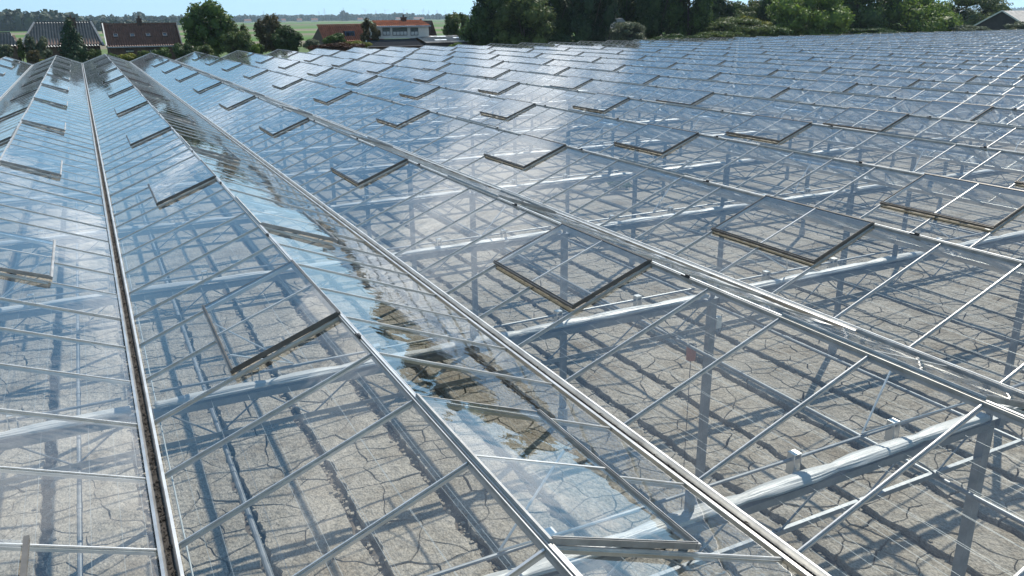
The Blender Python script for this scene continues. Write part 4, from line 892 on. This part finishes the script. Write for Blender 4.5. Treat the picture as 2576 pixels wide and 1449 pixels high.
# ------------------------------------------------------------------ the far plain
def wood(label, segs, dist_, seed, m=FM['far'], base=-0.3, wid=None):
    """one distant belt of trees; segs = (px0, px1, top py)"""
    g = random.Random(seed); mb = MB(); n_ = 0
    for (p0, p1, tp) in segs:
        px = p0
        while px < p1:
            Y = dist_*(1+g.uniform(-.02, .05)); c = at(px, tp+g.uniform(-2.0, 3.0), Y); h = max(5.0, c.z-base); c.z = base+h; r = h*g.uniform(.3, .5)
            nl = 70
            for i in range(nl):
                th = g.uniform(0, 6.28); ph = math.acos(g.uniform(-1, 1)); k = g.uniform(.75, 1.05)
                d = Vector((math.sin(ph)*math.cos(th), math.sin(ph)*math.sin(th), math.cos(ph)))
                q = Vector((c.x, Y, base+h*.5))+Vector((d.x*r*k, d.y*r*k, d.z*h*.5*k)); s = h*.13*g.uniform(.6, 1.4)
                a_ = (d+Vector((g.gauss(0, .5), g.gauss(0, .5), g.gauss(0, .5)))).normalized(); t1 = a_.orthogonal().normalized(); t2 = a_.cross(t1)
                mb.add([q-t1*s, q-t2*s, q+t1*s, q+t2*s], [(0,1,2,3)])
            k6 = 7; vs_ = []
            for z_, f in ((base, .75), (base+h*.3, .95), (base+h*.7, .8), (base+h*.93, .3)):
                for i in range(k6): vs_.append((c.x+math.cos(6.28*i/k6)*r*f*.85, Y+math.sin(6.28*i/k6)*r*f*.85, z_))
            fs_ = [(j*k6+i, j*k6+(i+1) % k6, (j+1)*k6+(i+1) % k6, (j+1)*k6+i) for j in range(3) for i in range(k6)]+[tuple(range(3*k6, 4*k6))]
            mb.add(vs_, fs_)
            px += r*1.1*FPX/Y*(0.92+0.1*g.random())
    o = mb.build('distant_wood', m); tag(o, label, 'wood', kind='stuff'); return o
wood('tall grey green wood on the left horizon', [(-120, 22, 28), (22, 50, 25), (50, 110, 28), (110, 150, 26), (150, 195, 34)], 900, 1)
wood('low dark treeline behind the brown roofed house', [(190, 450, 39)], 1500, 2)
wood('lone tall clump on the low treeline left', [(338, 358, 31)], 1480, 5)
wood('low scrub before the left treeline', [(160, 420, 51)], 800, 6)
wood('far blue treeline behind the dormer house', [(430, 650, 38.5), (650, 1200, 37), (880, 1000, 35), (1200, 1600, 31), (1600, 2100, 27), (2100, 2620, 20)], 2600, 3)
wood('nearer clumps of trees at the village', [(862, 878, 29), (1100, 1112, 32), (980, 1040, 33.5), (560, 640, 39)], 2400, 4)
hs = random.Random(12); M['far_white'] = mat('far_wall', (0.6, 0.58, 0.54), 0.8); M['far_red'] = mat('far_roof', (0.22, 0.10, 0.07), 0.8)
for i, px in enumerate((690, 712, 752, 790, 905, 1002, 1046, 1058, 622)):
    Y = 2150+hs.uniform(-80, 80); c = at(px, 40, Y); wd = hs.uniform(9, 17); e = empty('far_farmhouse', (c.x, Y, -.3))
    tag(e, 'tiny pale farmhouse on the horizon, %s of nine from the left' % ('leftmost', 'second', 'third', 'fourth', 'fifth', 'sixth', 'seventh', 'eighth', 'rightmost')[(622, 690, 712, 752, 790, 905, 1002, 1046, 1058).index(px)], 'house', 'farmhouses on the horizon')
    MB().box((-wd/2, -4, 0), (wd/2, 4, 4)).build('wall', M['far_white'], e); MB().add([(-wd/2-.3,-4.4,3.8),(wd/2+.3,-4.4,3.8),(wd/2+.3,0,8),(-wd/2-.3,0,8),(-wd/2-.3,4.4,3.8),(wd/2+.3,4.4,3.8)], [(0,1,2,3),(3,2,5,4),(0,3,4),(1,5,2)]).build('roof', M['far_red'], e)
M['mast'] = mat('mast_steel', (0.30, 0.33, 0.36), 0.6); M['turb'] = mat('turbine_white', (0.7, 0.72, 0.74), 0.5)
def pylon(px, top, Y):
    c = at(px, top, Y); h = c.z+.3; w_ = h*.085; m = MB(); e = empty('power_pylon', (c.x, Y, -.3), math.radians(hs.uniform(-25, 25))); th = max(.35, Y*0.00007)
    for sx in (-1, 1):
        for sy in (-1, 1): m.bar((sx*w_, sy*w_, 0), (sx*w_*.16, sy*w_*.16, h), th, th)
    for j in range(7):
        z0_ = h*j/7; z1_ = h*(j+1)/7; a = w_*(1-.84*j/7); b = w_*(1-.84*(j+1)/7)
        for s in (-1, 1): m.bar((-a*s, -a, z0_), (b*s, -b, z1_), th*.6, th*.6)
    m.build('mast', M['mast'], e)
    for z_, l_ in ((.68, .19), (.84, .15), (.97, .07)): MB().bar((-h*l_, 0, h*z_), (h*l_, 0, h*z_), th*1.3, th*1.3).bar((-h*l_, 0, h*z_), (0, 0, h*(z_+.035)), th*.7, th*.7).bar((h*l_, 0, h*z_), (0, 0, h*(z_+.035)), th*.7, th*.7).build('cross_arm', M['mast'], e)
    return e
pl_ = [(674, 27, 5200), (817, 20, 4300), (895, 27, 5400), (917, 21, 4300), (993, 20, 4300), (1122, 27, 5200), (1240, 26, 4300), (1333, 25, 4300), (1376, 26, 4300), (1420, 25, 4300), (1120, 27, 5200)]
cc = lambda x, y: ((1024+x/2.516)/1.59, y/2.516/1.59)
order = ['leftmost', 'second', 'third', 'fourth', 'fifth', 'sixth', 'seventh', 'eighth', 'ninth']
for i, (x, y) in enumerate(((75, 112), (630, 112), (685, 84), (878, 78), (1205, 104), (1735, 100), (1820, 102), (1902, 108), (1990, 100))):
    p0, p1 = cc(x, y); e = pylon(p0, p1, 4300 if y < 105 else 5600)
    tag(e, 'lattice power pylon on the horizon, %s of nine from the left' % order[i], 'pylon', 'power pylons on the horizon')
for i, (x, y, a0) in enumerate(((1097, 104, 20), (1297, 104, 10), (1487, 102, 15), (1680, 104, 75))):
    p0, p1 = cc(x, y); Y = 7200; c = at(p0, p1, Y); h = c.z+.3; e = empty('wind_turbine', (c.x, Y, -.3), 0)
    tag(e, 'white wind turbine on the horizon, %s of four from the left' % ['first', 'second', 'third', 'last'][i], 'wind turbine', 'wind turbines on the horizon')
    MB().tube((0, 0, 0), (0, 0, h), 3.2, 8, 2.2).build('tower', M['turb'], e); MB().box((-3, -6, h-2.2), (3, 5, h+2.6)).build('nacelle', M['turb'], e)
    for k in range(3):
        a = math.radians(a0+120*k); d = Vector((math.cos(a), 0, math.sin(a))); MB().tube(Vector((0, -8, h)), Vector((0, -8, h))+d*h*.62, 2.6, 4, .9).build('blade', M['turb'], e)

# ------------------------------------------------------------------ small things inside and on the greenhouse
e = empty('hanging_bucket', (7.58, 9.0, 3.24)); tag(e, 'small orange brown can hanging on a cord beside the steel post', 'can')
MB().tube((0, 0, 0), (0, 0, .235), .07, 16, .078, False).tube((0, 0, 0), (0, 0, .235), .066, 16, .074).build('body', M['bucket'], e, smooth=False)
MB().tube((0, 0, .228), (0, 0, .24), .081, 16, .081).build('rim', M['black'], e); MB().tube((0, 0, -3.2), (0, 0, 0), .006, 5).build('cord', M['black'], e); MB().tube((-.07, 0, .24), (-.02, 0, .85), .003, 4).tube((.07, 0, .24), (.02, 0, .85), .003, 4).build('hanger_wire', M['wire'], e)
e = MB().box((-.05, -.04, -.09), (.05, .04, .09)).build('switch_box', M['pvc'], None, (GX0+8.0+.115, TRY[3]-.02, 3.72)); tag(e, 'small pale switch box fixed high on the steel post', 'switch box')
MB().tube((0, -.02, -.09), (.05, -.02, -.2), .006, 5).tube((.05, -.02, -.2), (.1, -.02, -.02), .006, 5).build('cable', M['black'], e)
def bird(px, py, sp, lb):
    rx = GX0+SPAN*sp+2; d = rayd(px, py); t_ = rx/d.x; y = d.y*t_; z = ZR+0.03
    e = empty('bird', (rx, y, z), 0.6); tag(e, lb, 'bird', 'dark birds perched on the glass ridges')
    prof = [(0, .02, .012), (.10, .05, .035), (.2, .10, .085), (.3, .19, .105), (.4, .30, .075), (.47, .37, .065), (.53, .39, .05), (.585, .385, .016), (.65, .37, .006)]
    vs_ = []; k = 8
    for (u, h, r) in prof:
        for i in range(k): a = 6.283*i/k; vs_.append((-.3+u*.75, math.cos(a)*r, h+math.sin(a)*r))
    fs_ = [(j*k+i, j*k+(i+1) % k, (j+1)*k+(i+1) % k, (j+1)*k+i) for j in range(len(prof)-1) for i in range(k)]+[tuple(range(k))[::-1], tuple(range((len(prof)-1)*k, len(prof)*k))]
    MB().add(vs_, fs_).build('body', M['black'], e, smooth=True)
    for s in (-1, 1): MB().tube((-.08, s*.035, .1), (-.06, s*.04, -.01), .007, 5).build('leg', M['black'], e); MB().add([(.02, s*.09, .22), (-.3, s*.05, .04), (-.12, s*.1, .1), (-.02, s*.105, .16)], [(0,1,2,3)]).build('wing', M['black'], e)
bird(1036, 129, 9, 'dark bird perched on a ridge in front of the dormer house'); bird(1691, 115, 24, 'dark bird perched far right on a ridge before the tree belt')

# ------------------------------------------------------------------ air
hm = bpy.data.materials.new('haze'); hm.use_nodes = True; n = hm.node_tree.nodes; n.clear()
o = n.new('ShaderNodeOutputMaterial'); v = n.new('ShaderNodeVolumePrincipled'); v.inputs['Color'].default_value = (0.62, 0.8, 1.0, 1); v.inputs['Density'].default_value = 0.0001; v.inputs['Anisotropy'].default_value = 0.2
hm.node_tree.links.new(v.outputs[0], o.inputs['Volume'])
hb = MB().box((-12000, -3000, -1.5), (12000, 12000, 220)).build('haze', hm); hb['kind'] = 'stuff'
